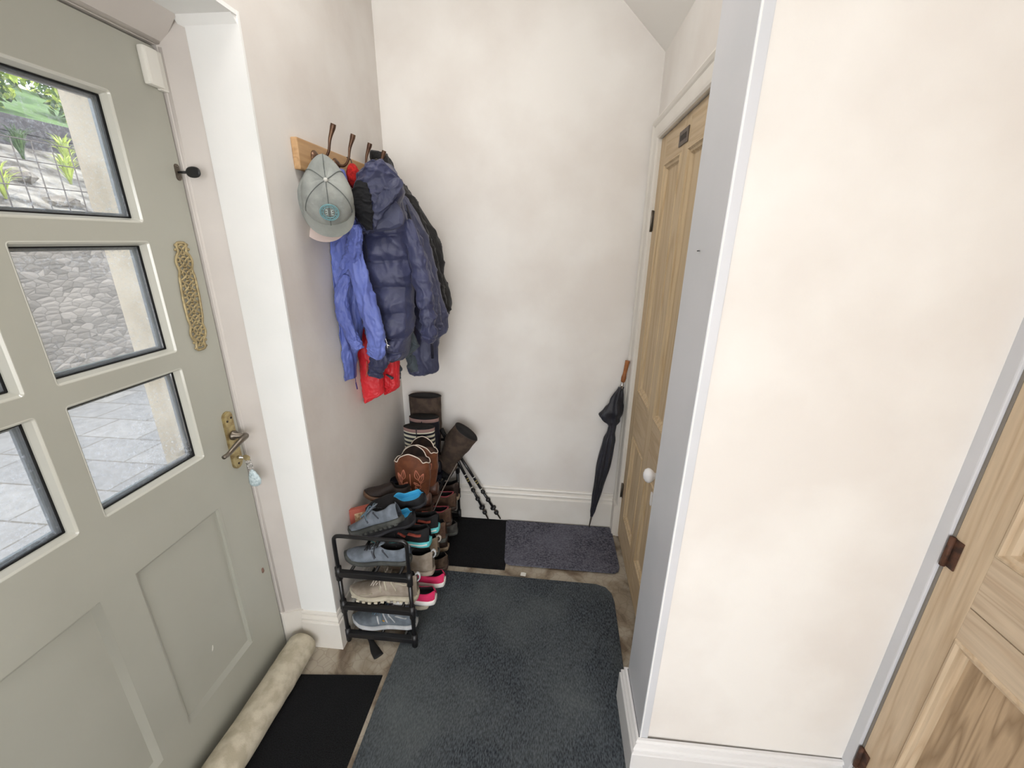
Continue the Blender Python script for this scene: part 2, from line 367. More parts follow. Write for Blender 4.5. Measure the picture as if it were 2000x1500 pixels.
# rear wall with a guessed window behind the camera, added for fill light
bm = NB(); box(bm, XL-.02, -.95, YR-.2, YR, 0, ZC); box(bm, -.9, XE+.2, YR-.2, YR, 0, .12); box(bm, -.9, XE+.2, YR-.2, YR, 2.45, ZC)
box(bm, XL-.02, -.9+.02, YR-.2, YR, 0, ZC); box(bm, .62, XE+.2, YR-.2, YR, .12, 2.45)
struct('wall_rear', bm, PLASTER, 'wall with an added window opening behind the viewer', 'wall')
bm = NB()
for a in ((-.9,-.84,.12,2.45),(.56,.62,.12,2.45),(-.84,.56,.12,.18),(-.84,.56,2.39,2.45),(-.165,-.115,.18,2.39)): box(bm, a[0],a[1],YR-.1,YR-.04,a[2],a[3])
wf = struct('added_window_1', bm, GLOSSW, 'added white framed window behind the viewer', 'window')  # unseen window, guessed to go with the rear fill light
bm = NB(); box(bm, -.84,.56,YR-.075,YR-.07,.18,2.39); obj('window_pane', bm, GLASS, wf)

bm = NB()
for a in ((-1.85,-1.79,.45,2.05),(-.71,-.65,.45,2.05),(-1.79,-.71,.45,.51),(-1.79,-.71,1.99,2.05),(-1.28,-1.22,.51,1.99)): box(bm, XE+.05,XE+.11,a[0],a[1],a[2],a[3])
wf = struct('added_window_2', bm, GLOSSW, 'added white framed side window behind the viewer', 'window')  # made-up window, added to go with the side fill light
bm = NB(); box(bm, XE+.075,XE+.08,-1.79,-.71,.51,1.99); obj('window_pane', bm, GLASS, wf)
# skirtings
SKP = [(0,0),(.018,0),(.018,.72),(.0165,.745),(.0125,.76),(.0125,.80),(.0155,.83),(.0125,.865),(.006,.895),(.006,.93),(.009,.955),(.006,.99),(0,1)]
def skirt(bm, path, h, t=1.0):
    """path: list of 2D points; skirting body lies to the right of travel direction"""
    R = []; n = len(path)
    for i,p in enumerate(path):
        p = Vector(p)
        d0 = (p-Vector(path[i-1])).normalized() if i else None
        d1 = (Vector(path[i+1])-p).normalized() if i < n-1 else None
        ds = [d for d in (d0,d1) if d is not None]; nn = [Vector((d.y,-d.x)) for d in ds]
        if len(nn) == 2: m = (nn[0]+nn[1]).normalized(); m = m/max(.3, m.dot(nn[0]))
        else: m = nn[0]
        R.append([Vector((p.x+m.x*o*t, p.y+m.y*o*t, z*h)) for o,z in SKP])
    rings(bm, R)
bm = NB(); skirt(bm, [(XL,YB),(.395,YB)], .228, 1.1); struct('baseboard_back', bm, GLOSSW, 'moulded skirting board along the back wall', smooth=False)
bm = NB(); skirt(bm, [(-.967,1.2145),(XL,1.2145),(XL,YB)], .178, 1.0); struct('baseboard_left', bm, GLOSSW, 'painted skirting round the doorway corner', smooth=False)
bm = NB(); skirt(bm, [(.42,1.104),(.318,1.104),(.318,YN-.008),(XE-.004,YN-.004)][::1], .176, 1.15)
bb = struct('baseboard_right', bm, mat('skirting_blue_white',(222,221,220),.35), 'stepped skirting wrapping the wall end and plaster wall', smooth=False)

# ------------------------------------------------------------------ front door (door_1)
D1 = thing('door_1', 'sage green half-glazed front door with brass furniture', 'door', (DX,.7,0)); D1['kind'] = 'structure'
GR = [(1.645,1.928),(1.308,1.597),(.975,1.258)]; GC = [(.736,1.030),(.376,.676)]
PAN = [(.754,1.040),(.366,.664)]; PZ = (.212,.788)
T = .044
def dob(name, bm, m, **k):
    return obj(name, shift(bm, D1.location), m, D1, **k)
bm = NB()
x0, x1 = DX-T, DX
box(bm, x0,x1, 1.030,DY1, .006,DZ); box(bm, x0,x1, DY0,.376, .006,DZ)
box(bm, x0,x1, .376,1.030, 1.928,DZ); box(bm, x0,x1, .376,1.030, .788,.975)
box(bm, x0,x1, .676,.736, .975,1.928)
for a,b in ((1.597,1.645),(1.258,1.308)):
    box(bm, x0,x1, .736,1.030, a,b); box(bm, x0,x1, .376,.676, a,b)
box(bm, x0,x1, .376,1.030, .006,.212); box(bm, x0,x1, .664,.754, .212,.788)
box(bm, x0,x1, 1.030,1.0401, .975,.976)
box(bm, x0+.01,x1-.013, .37,1.035, .2,.8)
dob('door_leaf', bm, SAGE)
# chamfered beads of the bottom panels
def frame_ring(bm, y0,y1,z0,z1, prof, mi=0, rc=0):
    """prof: list of (inset, x)"""
    R = []
    for ins, x in prof:
        a,b,c,d = y0+ins,y1-ins,z0+ins,z1-ins
        if rc:
            q = []; r = max(rc-ins, .002)
            for cy,cz,s in ((a+r,c+r,180),(b-r,c+r,270),(b-r,d-r,0),(a+r,d-r,90)):
                for k in range(5):
                    t = RAD(s+k*22.5); q.append(Vector((x, cy+r*cos(t), cz+r*sin(t))))
            R.append(q)
        else: R.append([Vector((x,a,c)),Vector((x,b,c)),Vector((x,b,d)),Vector((x,a,d))])
    rings(bm, R, cap=False, mi=mi)
for (a,b) in PAN:
    bm = NB(); frame_ring(bm, a-.001,b+.001,PZ[0],PZ[1], [(0,DX+.0005),(.003,DX-.001),(.014,DX-.013),(.020,DX-.0135),(.0201,DX-.02)])
    dob('panel_moulding', bm, SAGE)
for (a,b) in GC:
    for (c,d) in GR:
        bm = NB(); frame_ring(bm, a-.002,b+.002,c-.002,d+.002, [(-.001,DX+.0004),(.001,DX+.0008),(.005,DX-.003),(.010,DX-.016),(.0105,DX-.020)], rc=.008)
        bead = dob('glazing_bead', bm, BEADP, smooth=False)
        bm = NB()
        frame_ring(bm, a+.006,b-.006,c+.006,d-.006, [(0,DX-.0205),(.0055,DX-.0205),(.0055,DX-.024)], 0)
        frame_ring(bm, a+.006,b-.006,c+.006,d-.006, [(0,DX-.028),(.0065,DX-.028),(.0075,DX-.0282),(.0085,DX-.032),(.0125,DX-.032),(.0125,DX-.040)], 1)
        dob('glazing_seal', bm, [RUBBER, SPACER], smooth=False)
        bm = NB(); box(bm, DX-.0275,DX-.0235, a+.01,b-.01,c+.01,d-.01)
        dob('window_pane', bm, GLASS)
        bm = NB(); frame_ring(bm, a,b,c,d, [(.0,DX-.044),(.0,DX-.040),(.014,DX-.034),(.016,DX-.030)])
        dob('outer_bead', bm, BEADP, smooth=False)
# paint chip
bm = NB(); c = atx(415,1266,DX+.0004)
prism(bm, [c+Vector((0,y,z)) for y,z in ((-.004,-.009),(.0,-.007),(.003,0),(.004,.009),(.002,.010),(-.001,.002),(-.003,-.003))], (.0006,0,0))
dob('paint_chip', bm, WHITEP)
# alarm sensor
bm = NB()
ss = [atx(272,84,DX), atx(316,92,DX), atx(333,170,DX), atx(288,160,DX)]
y0,y1,z0,z1 = 1.130,1.174,1.972,2.056
box(bm, DX,DX+.020, y0,y1,z0,z1, bev=.006); box(bm, DX,DX+.013, y1-.008,y1+.016,z0-.003,z1+.001, bev=.003)
dob('alarm_contact', bm, WHITEP)
# lever handle : backplate with rounded ends
def oval_plate(bm, x, yc, zc, w, h, t, lean=0, mi=0, bev=.002):
    P = []
    for k in range(24):
        a = 2*pi*k/24; yy = w/2*cos(a); zz = (h/2-w/2)*(1 if sin(a) > 1e-6 else -1)+w/2*sin(a)
        P.append((x, yc+yy+lean*zz, zc+zz))
    prism(bm, P, (t,0,0), mi=mi, bev=bev)
bm = NB(); pc = atx(452,860,DX)
oval_plate(bm, DX, pc.y, .975, .040, .205, .008)
hp = dob('handle_plate', bm, BRASSP)
bm = NB()
for dy,dz in ((-.008,.072),(.010,.078),(.0,-.085)): cyl(bm, (DX+.0075,pc.y+dy,.975+dz),(DX+.0092,pc.y+dy,.975+dz), .0038, seg=10)
s = obj('screw', shift(bm, D1.location), DARKM, hp)
bm = NB()
lathe(bm, [(.016,.0),(.016,.006),(.010,.010),(.009,.04)], (DX+.008,pc.y+.002,.993), (1,0,0))
tube(bm, [(DX+.044,pc.y+.006,.993),(DX+.052,pc.y+.002,.993),(DX+.054,pc.y-.020,.990),(DX+.050,pc.y-.05,.978),(DX+.048,pc.y-.075,.968),(DX+.05,pc.y-.098,.968)], [.0095,.010,.0095,.008,.007,.0065], seg=12, n=30)
dob('lever_handle', bm, STEEL)
# finger plate (pierced brass)
top, bot = atx(352,474,DX+.002), atx(393,682,DX+.002)
fc = (top+bot)/2; fh = (top.z-bot.z); lean = (top.y-bot.y)/fh; fw = .058
def FP(u, v, x=.003):  # u across -1..1, v along -1..1
    return Vector((DX+x, fc.y+u*fw/2+lean*v*fh/2, fc.z+v*fh/2))
bm = NB(); out = []
for k in range(64):
    a = 2*pi*k/64; u = cos(a); v = sin(a); sv = abs(v)**.55*(1 if v > 0 else -1); su = abs(u)**.38*(1 if u > 0 else -1)
    wv = .86+.12*cos(sv*pi*6)-(.18 if abs(sv) > .8 else 0)
    out.append(FP(su*wv, sv))
tube(bm, out+[out[0]], .0038, seg=6, n=128, up=(1,0,0), closed=True, flat=.8)
for k in range(9):
    v = -.86+k*.215; w = .6
    for s in (-1,1):
        tube(bm, [FP(s*.75,v-.10),FP(s*.1,v-.02),FP(s*.1,v+.03),FP(s*.75,v+.11)], .0034, flat=.55, seg=6, n=10, up=(1,0,0))
        tube(bm, [FP(s*.02,v+.11),FP(s*.42,v+.06),FP(s*.42,v-.01),FP(s*.02,v-.08)], .0032, flat=.55, seg=6, n=10, up=(1,0,0))
        tube(bm, [FP(s*.5,v+.02),FP(s*.85,v+.02)], .0034, flat=.55, seg=6, up=(1,0,0))
    tube(bm, [FP(-.2,v+.10),FP(.2,v+.10)], .0034, flat=.55, seg=6, up=(1,0,0))
dob('finger_plate', bm, BRASS)
# upper lock escutcheon, lower bolt cover
uc = atx(349,337,DX)
bm = NB(); oval_plate(bm, DX, uc.y-.004, uc.z, .016, .042, .003, bev=.001)
for dz in (.014,-.014): cyl(bm, (DX+.003,uc.y-.004,uc.z+dz),(DX+.0045,uc.y-.004,uc.z+dz), .0026, seg=8)
dob('lock_escutcheon', bm, STEEL)
lc = atx(513,1114,DX); bm = NB(); oval_plate(bm, DX, lc.y, lc.z, .010, .022, .0025, bev=.001); cyl(bm,(DX+.002,lc.y,lc.z),(DX+.0035,lc.y,lc.z),.0026,seg=8)
dob('keyhole_cover', bm, mat('painted_brass',(150,120,108),.5,.4))
# keys
t = thing('key', 'small key with black oval plastic bow in the upper door lock', 'key', (DX+.004,uc.y-.004,uc.z))
bm = NB(); tube(bm, [(0,0,0),(.022,0,.0)], [.003,.0035], seg=8)
obj('shank', bm, BLACKP, t)
bm = NB()
rings(bm, [[Vector((.022+.042*(.5-.5*cos(pi*k/10)), s*.0, 0))+Vector((0,cos(2*pi*j/14)*.0045*sin(pi*k/10)**.6,sin(2*pi*j/14)*.0145*sin(pi*k/10)**.7)) for j in range(14)] for k in range(11) for s in (1,)])
obj('bow', bm, BLACKP, t)
kp = (DX+.009, pc.y+.001, .912)
t = thing('key', 'brass key in the main lock with a pale blue glittery fob', 'key', kp)
bm = NB(); lathe(bm, [(.0055,0),(.0055,.010),(.003,.011),(.003,.02)], (0,0,0), (1,0,0), 12); obj('shank', bm, CHROME, t)
bm = NB(); prism(bm, [(.020,-.002,-.006),(.020,-.002,.008),(.030,-.002,.012),(.038,-.002,.009),(.044,-.002,.004),(.040,-.002,-.008),(.030,-.002,-.010)], (0,.004,0), bev=.001); obj('bow', bm, BRASS, t)
bm = NB()
for i,(dx,dz) in enumerate(((.034,-.015),(.036,-.027),(.038,-.037))):
    P = [Vector((dx+(.008*cos(a) if i%2 else .002*cos(a)), (.002*cos(a) if i%2 else .008*cos(a)), dz+.008*sin(a))) for a in [2*pi*k/12 for k in range(13)]]
    tube(bm, P, .0012, seg=6, n=24, closed=True, up=(.3,1,0))
obj('key_ring', bm, CHROME, t)
bm = NB()
rings(bm, [[Vector((.040+dx+cx*cos(2*pi*j/16)*w, sin(2*pi*j/16)*h2*.5, dz)) for j in range(16)] for dx,cx,w,h2,dz in ((0,1,.003,.006,-.045),(0,1,.010,.014,-.052),(.002,1,.017,.018,-.066),(.004,1,.022,.020,-.082),(.002,1,.021,.019,-.098),(.0,1,.014,.014,-.106),(0,1,.004,.005,-.109))])
obj('fob', bm, mat('blue_glitter_glass',(168,188,194),.3,rgb2=(206,220,224),scale=160), t)
#@@DOORS
# ------------------------------------------------------------------ pine doors
def panel_door(name, label, X, y0, y1, zb, zt, vs, panels, mv, mh, mp, rails_z, inner):
    """leaf facing -x at X, y0..y1, vs: stile boundaries [(ya,yb)...], panels: [(ya,yb,za,zb)]"""
    d = thing(name, label, 'door', (X,y1,0)); d['kind'] = 'structure'
    def ob(n, bm, m, **k): return obj(n, shift(bm, d.location), m, d, **k)
    bm = NB()
    for a,b in vs: box(bm, X, X+.04, a, b, zb, zt, bev=.0008)
    ob('stile', bm, mv)
    bm = NB()
    for a,b in rails_z:
        for ya,yb in inner: box(bm, X+.0004, X+.039, ya, yb, a, b, bev=.0008)
    ob('rail', bm, mh)
    for ya,yb,za,zz in panels:
        bm = NB(); box(bm, X+.013, X+.03, ya-.005, yb+.005, za-.005, zz+.005)
        pn = ob('panel', bm, mp)
        bm = NB(); R = []
        for ins, x in ((-.001,X+.002),(.003,X-.003),(.008,X-.004),(.013,X+.002),(.020,X+.004),(.025,X+.011),(.030,X+.014)):
            R.append([Vector((x,ya+ins,za+ins)),Vector((x,yb-ins,za+ins)),Vector((x,yb-ins,zz-ins)),Vector((x,ya+ins,zz-ins))])
        rings(bm, R, cap=False); ob('panel_moulding', bm, mv, smooth=False)
    return d, ob
X2 = .428
D2, ob2 = panel_door('door_2', 'stripped pine panelled cupboard door with white knob', X2, 1.285, 2.040, .018, 2.022,
    [(1.945,2.040),(1.620,1.700),(1.285,1.375)],
    [(1.700,1.945,.925,1.915),(1.375,1.620,.925,1.915),(1.700,1.945,.20,.69),(1.375,1.620,.20,.69)],
    PINE, PINEH, PINE, [(1.915,2.022),(.69,.925),(.018,.20)], [(1.700,1.945),(1.375,1.620)])
bm = NB(); box(bm, X2+.002, X2+.038, 1.62,1.70,1.915,2.022); box(bm, X2+.002, X2+.038, 1.62,1.70,.018,.2); ob2('muntin_end', bm, PINE)
pA, pB = atx(1326,268,X2), atx(1349,258,X2); pc2 = atx(1337,267,X2)
bm = NB(); box(bm, X2-.004, X2, pc2.y-.055, pc2.y+.055, pc2.z-.024, pc2.z+.024, bev=.0018)
npl = ob2('name_plate', bm, mat('dark_name_plate',(86,76,68),.5,.5,rgb2=(106,94,84),scale=40))
bm = NB()
for k in range(6): box(bm, X2-.0052, X2-.0038, pc2.y-.036+k*.013, pc2.y-.029+k*.013, pc2.z-.009, pc2.z+.009)
obj('raised_lettering', shift(bm, D2.location), mat('plate_lettering',(64,56,50),.5,.5), npl)
kn = atx(1268,926,.385)
bm = NB(); lathe(bm, [(.024,0),(.024,.004),(.014,.008),(.011,.014),(.011,.026),(.020,.032),(.027,.042),(.028,.050),(.022,.060),(.010,.066),(.0,.067)], (X2,kn.y-.01,kn.z), (-1,0,0), 24)
ob2('knob', bm, PORC)
ek = atx(1272,970,X2-.003)
bm = NB(); oval_plate(bm, X2-.004, ek.y, ek.z-.01, .022, .062, .004, bev=.001); ob2('keyhole_cover', bm, PORC)
for zc in (1.70,.31):
    bm = NB(); cyl(bm, (X2-.006,2.043,zc-.045),(X2-.006,2.043,zc+.045), .006, seg=10); box(bm, X2-.002,X2+.001, 2.022,2.043, zc-.042, zc+.042)
    ob2('hinge', bm, STEEL)
# architrave of the cupboard door
bm = NB()
prof = [(0,.0),(0,-.020),(.010,-.024),(.020,-.020),(.026,-.016),(.060,-.014),(.070,-.012),(.076,-.007),(.0765,.0)]   # (away from opening -> towards), x offset
def arch(bm):
    R = []
    yo, yi, zo, zi = 2.119, 2.045, 2.101, 2.027
    for (y,z) in ((0,0),(0,1),(1,1)):
        r = []
        for o,x in prof:
            if (y,z) == (0,0): r.append(Vector((XR+x, yo-o, .20)))
            elif (y,z) == (0,1): r.append(Vector((XR+x, yo-o, zo-o)))
            else: r.append(Vector((XR+x, 1.13, zo-o)))
        R.append(r)
    rings(bm, R)
arch(bm); box(bm, XR-.004, XR+.05, 2.0405, 2.052, 0, 2.03); box(bm, XR-.004, XR+.05, 1.13, 2.052, 2.0255, 2.036)
struct('trim_8', bm, GLOSSW, 'moulded white architrave around the pine cupboard door', 'architrave', smooth=False)
bm = NB(); box(bm, XR-.028, XR+.01, 2.043, 2.122, 0, .20, bev=.002); struct('trim_9', bm, GLOSSW, 'square plinth block below the architrave by the back wall', 'plinth block')

X3 = .915
D3, ob3 = panel_door('door_3', 'stripped pine panelled door on the right edge with rusty hinges', X3, .05, .858, .012, 1.99,
    [(.779,.858),(.420,.50),(.05,.13)],
    [(.50,.779,1.013,1.88),(.13,.42,1.013,1.88),(.50,.779,.24,.793),(.13,.42,.24,.793)],
    PINER, PINERH, PINEDK, [(1.88,1.99),(.793,.877),(.880,1.013),(.012,.24)], [(.50,.779),(.13,.42)])
bm = NB(); box(bm, X3+.001, X3+.038, .42,.50,1.88,1.99); box(bm, X3+.001, X3+.038, .42,.50,.012,.24); ob3('muntin_end', bm, PINER)
for (px,py) in ((1851,1075),(1677,1475)):
    q = atx(px,py,X3-.003)
    bm = NB(); cyl(bm, (X3-.006,.857,q.z-.038),(X3-.006,.857,q.z+.038), .006, seg=8); box(bm, X3-.003,X3+.001, .835,.860, q.z-.036, q.z+.036)
    ob3('hinge', bm, RUST)
bm = NB(); box(bm, X3-.001, X3+.03, .8585, .8655, .0, 2.0); struct('trim_10', bm, mat('gap_strip_grey',(128,122,114),.8), 'grey rebate strip between frame and right-hand pine door', 'door frame')  # plain grey strip filling the gap line beside the door leaf
# small nail and mark on the grey board
bm = NB(); q = atx(1366,490,.319); cyl(bm, q, q+Vector((-.008,-.012,-.0)), .0012, seg=6)
tag(obj('nail', bm, BLACKP), 'tiny dark nail sticking out of the grey painted board', 'nail')

# ------------------------------------------------------------------ mats
def rounded(x0,x1,y0,y1,r,z=0,skew=0):
    P = []
    for cx,cy,s in ((x1-r,y1-r,0),(x0+r,y1-r,90),(x0+r,y0+r,180),(x1-r,y0+r,270)):
        for k in range(7):
            a = RAD(s+k*15); P.append(Vector((cx+r*cos(a)+skew*(cy+r*sin(a)-y0), cy+r*sin(a), z)))
    return P
bm = NB(); prism(bm, rounded(-.80,-.19,1.705,2.105,.004,.0005), (0,0,.005), bev=.001)
tag(obj('doormat', bm, MATBLK), 'black mat in the far corner beside the shoe rack', 'doormat')
bm = NB(); P = [(-.213,2.100),(.385,2.098),(.398,2.085),(.402,1.78),(.392,1.752),(.37,1.738),(-.17,1.738),(-.192,1.748),(-.200,1.775),(-.225,2.085)]
P = [Vector((x,y,.0062)) for x,y in P]; prism(bm, P, (0,0,.007), bev=.002)
tag(obj('doormat', bm, MATPUR), 'mauve-grey mat with rounded corners against the back wall', 'doormat')
bm = NB(); P = [(-.560,1.668),(.27,1.66),(.315,1.645),(.34,1.61),(.348,1.56),(.340,1.2),(.330,.90),(.318,.5),(.30,.0),(.295,-.3),(-.565,-.3),(-.575,.5),(-.582,1.0),(-.580,1.25)]
prism(bm, [Vector((x,y,.0004)) for x,y in P][::-1], (0,0,.0065), bev=.002)
tag(obj('floor_runner', bm, MATBIG), 'large dark slate-grey floor mat in the middle of the hall', 'floor mat')
bm = NB(); prism(bm, [Vector(p) for p in ((-.932,1.075,.0005),(-.932,.2,.0005),(-.59,.2,.0005),(-.600,1.107,.0005))], (0,0,.006), bev=.0015)
tag(obj('doormat', bm, MATBLK), 'black doormat in front of the green door', 'doormat')
bm = NB(); q = atz(1022,1122); prism(bm, [q+Vector((x,y,.001)) for x,y in ((-.014,-.010),(.012,-.013),(.014,.008),(.0,.012),(-.012,.010))], (0,0,.002))
tag(obj('paper_scrap', bm, WHITEP), 'scrap of white paper on the floor between two mats', 'paper scrap')
# draught excluder
bm = NB()
C = catmull([(-.970,.10,.056),(-.972,.45,.056),(-.958,.72,.055),(-.952,.95,.055),(-.954,1.08,.055),(-.953,1.172,.055)], 60); R = []
for i,c in enumerate(C):
    t = i/60; r = .054*(1-.15*max(0,(t-.95)/.05)**2); 
    R.append([c+Vector((cos(a)*r*(1.06+.05*noise.noise(Vector((i*.25,cos(a),sin(a))))), 0, sin(a)*r*(1+.05*noise.noise(Vector((i*.22,sin(a)+5,cos(a))))))) for a in [2*pi*j/28 for j in range(28)]])
rings(bm, R)
t = thing('draught_excluder', 'long cream fabric draught excluder lying along the foot of the green door', 'draught excluder', (-.975,.7,0))
obj('fabric_tube', shift(bm, t.location), FABRICT, t)
bm = NB(); tube(bm, [Vector((-.953+.045*cos(a),1.170,.055+.045*sin(a))) for a in [2*pi*k/16 for k in range(17)]], .0025, seg=6, n=32, closed=True, up=(0,1,0))
obj('end_seam', shift(bm, t.location), mat('seam_cream',(176,166,140),.9), t)
#@@COATS
# ------------------------------------------------------------------ coat rail
RZ = 1.86
t = thing('coat_rail', 'wooden coat rail with curled bronze hooks on the left wall', 'coat rail', (XL,1.36,RZ))
bm = NB(); box(bm, XL, XL+.022, 1.372, 2.10, RZ-.045, RZ+.045, bev=.004); obj('board', shift(bm, t.location), OAK, t)
HY = [1.462, 1.60, 1.74, 1.88]
for hy in HY:
    bm = NB()
    lathe(bm, [(.022,0),(.022,.003),(.016,.008),(.010,.014)], (XL+.022,hy,RZ+.002), (1,0,0), 16)
    tube(bm, [(XL+.03,hy,RZ+.002),(XL+.055,hy,RZ+.0),(XL+.073,hy,RZ+.020),(XL+.082,hy,RZ+.055),(XL+.095,hy,RZ+.085),(XL+.100,hy,RZ+.098)], [.0055,.005,.0042,.0042,.006,.009,.0085], seg=10, n=26)
    tube(bm, [(XL+.026,hy,RZ-.005),(XL+.038,hy,RZ-.035),(XL+.060,hy,RZ-.045),(XL+.075,hy,RZ-.025),(XL+.076,hy,RZ-.012)], [.006,.006,.0055,.006,.008], seg=10, n=22)
    obj('hook', shift(bm, t.location), BRONZE, t)

# ------------------------------------------------------------------ garments
def fabric(name, a, b, rough=.7, sheen=.1, bump=.7, bs=16, bd=.012): return mat(name, a, rough, rgb2=b, scale=5, bump=bump, bscale=bs, sheen=sheen, bdist=bd)
F_BLUE = fabric('blue_nylon', (88,102,172), (108,124,196), .5)
F_NAVY = fabric('navy_nylon', (44,48,78), (58,62,94), .5)
F_NAVY2 = fabric('navy_nylon_grey', (52,56,82), (66,70,98), .55)
F_BLACK = fabric('black_cloth', (10,10,12), (18,18,20), .85)
F_RED = fabric('red_shell', (198,26,38), (216,40,50), .5)
F_TEAL = fabric('grey_green_lining', (58,68,76), (74,84,90), .7)
def wrinkle(bm, seed, amp=.006, fr=9, zs=.42):
    bm.normal_update(); D = {}
    for v in bm.verts:
        p = v.co; w = Vector((p.x*fr+seed*3.7, p.y*fr*.8, p.z*fr*zs)); w += Vector((noise.noise(p*6+Vector((seed,0,0))),0,noise.noise(p*5)))*1.1
        q = Vector((p.x*fr*1.3+p.z*fr*.9, p.y*fr, p.z*fr*1.5-p.x*fr*.6+seed))
        D[v] = v.normal*(-amp*(1-min(1,abs(noise.noise(w))*3.2))**2 - amp*(.8 if zs > .3 else .3)*(1-min(1,abs(noise.noise(q))*4))**2 + amp*.5)
    for v,d in D.items():
        v.co += d; v.co.x = max(v.co.x, XL+.004); v.co.y = min(v.co.y, YB-.004)
def ringrow(pl, pr, dep, seg, i, folds, amp, seed, ztwist=0, wallclamp=True):
    c = (pl+pr)/2; w = (pr-pl)/2; ww = w.length; ax = w.normalized(); ay = Vector((0,1,0)); out = []
    for j in range(seg):
        a = 2*pi*j/seg
        k = 1 + amp*sin(folds*a + seed + .8*noise.noise(Vector((seed,i*.13,0)))*3) * (.5+.5*abs(noise.noise(Vector((seed*2,i*.1,a)))))
        k += amp*.9*noise.noise(Vector((cos(a)*1.8+seed*3, sin(a)*1.8, i*.16)))
        k += amp*.5*noise.noise(Vector((cos(a)*5+seed*3, sin(a)*5, i*.5)))
        if abs(cos(a)) > .8: k = 1+(k-1)*.35
        p = c + ax*(cos(a)*ww*min(k,1.12)) + ay*(sin(a)*dep*k)
        if wallclamp: p.x = max(p.x, XL+.004)
        p.y = min(p.y, YB-.004)
        out.append(p)
    return out
def garment(bm, rows, Y, dep, folds=5, amp=.12, seed=0, seg=110, n=120, wr=.007, zs=.42, quilt=0, qn=0, mi=0, ydrift=0):
    """rows: (py, pxL, pxR) measured outline carried to depth Y; body has thickness dep"""
    Ls = catmull([at(l,py,Y+ydrift*i/len(rows)) for i,(py,l,r) in enumerate(rows)], n); Rs = catmull([at(r,py,Y+ydrift*i/len(rows)) for i,(py,l,r) in enumerate(rows)], n)
    R = []
    for i in range(n+1):
        t = i/n; d = dep*min(1, (t/.12)**.5+.12) if t < .12 else dep
        if t > .97: d *= .9
        q = 1
        if quilt:
            ph = (t*qn) % 1; q = 1-quilt*(1-abs(sin(ph*pi))**.5)
        R.append(ringrow(Ls[i], Rs[i], d*q, seg, i*.58, folds, amp, seed))
    rings(bm, R, mi=mi); wrinkle(bm, seed, wr, zs=zs)
def sleeve(bm, pts, rpx, Y, seed=0, quilt=0, qn=8, seg=60, n=90, zs=.42, amp=.12, flat=.8, mi=0, dy=0):
    """pts: (px,py) or (px,py,Y); rpx: radius in metres list"""
    C = catmull([at(p[0],p[1],p[2] if len(p) > 2 else Y) for p in pts], n); R = []
    for i,c in enumerate(C):
        tn = (C[min(i+1,n)]-C[max(i-1,0)]).normalized(); s = tn.cross(Vector((0,1,0))).normalized(); u = Vector((0,1,0)); t = i/n
        r = lerpl(rpx, t)
        if quilt: r *= 1-quilt*(1-abs(sin((t*qn%1)*pi))**.5)
        if t < .06: r *= .6+.4*(t/.06)**.5
        ring = []
        for j in range(seg):
            a = 2*pi*j/seg; k = 1+amp*noise.noise(Vector((cos(a)*2+seed*5, sin(a)*2, i*.11)))+amp*.6*noise.noise(Vector((cos(a)*4+seed*5, sin(a)*4, i*.35)))
            p = c + s*cos(a)*r*k + u*sin(a)*r*flat*k; p.x = max(p.x, XL+.004); p.y = min(p.y, YB-.004); ring.append(p)
        R.append(ring)
    rings(bm, R, mi=mi); wrinkle(bm, seed, .006, 14, zs)
def gthing(name, label, cat, loc, group=None):
    return thing(name, label, cat, loc, group=group)
# blue jacket
o = Vector((XL+.06,1.54,RZ-.03)); t = gthing('rain_jacket', 'bright blue lightweight rain jacket hanging below the grey cap', 'jacket', o)
bm = NB(); garment(bm, [(330,655,672),(400,650,690),(450,648,704),(480,640,706),(520,634,707),(560,632,708),(600,634,708),(640,639,708),(680,646,700),(710,656,696),(738,669,694)], 1.56, .050, 5, .20, 1.3, zs=.15)
obj('body', shift(bm,o), F_BLUE, t)
bm = NB(); sleeve(bm, [(688,470,1.50),(700,535,1.49),(716,590,1.48),(731,640,1.48),(735,680,1.48),(731,697,1.49)], [.030,.036,.037,.036,.038,.030], 1.48, 2, amp=.2, flat=.7, zs=.13)
obj('sleeve', shift(bm,o), F_BLUE, t)
bm = NB(); sleeve(bm, [(676,535,1.50),(667,580,1.49),(676,630,1.49),(692,665,1.50),(700,683,1.50)], [.020,.027,.028,.026,.022], 1.49, 5, amp=.2, flat=.7, zs=.13)
obj('sleeve', shift(bm,o), F_BLUE, t)
bm = NB(); sleeve(bm, [(696,440,1.50),(694,465,1.48),(690,490,1.48),(676,515,1.49),(662,540,1.50)], [.016,.026,.030,.022,.010], 1.48, 8, amp=.25, zs=.15)
obj('hood', shift(bm,o), F_BLUE, t)
bm = NB(); a1 = at(693,738,1.55); tube(bm, [at(668,540,1.50),at(662,600,1.505),at(676,660,1.51),at(690,700,1.52),at(693,738,1.55)], .0028, seg=6, n=20)
zp = obj('zip', shift(bm,o), mat('indigo_zip',(52,56,120),.5), t)
bm = NB(); tube(bm, [at(694,738,1.55),at(695,747,1.55)], .0013, seg=6); tube(bm, [at(695,747,1.55),at(698,760,1.55)], [.004,.005], seg=8, flat=.4); obj('zip_pull', shift(bm,o), mat('purple_pull',(70,60,130),.5), t)
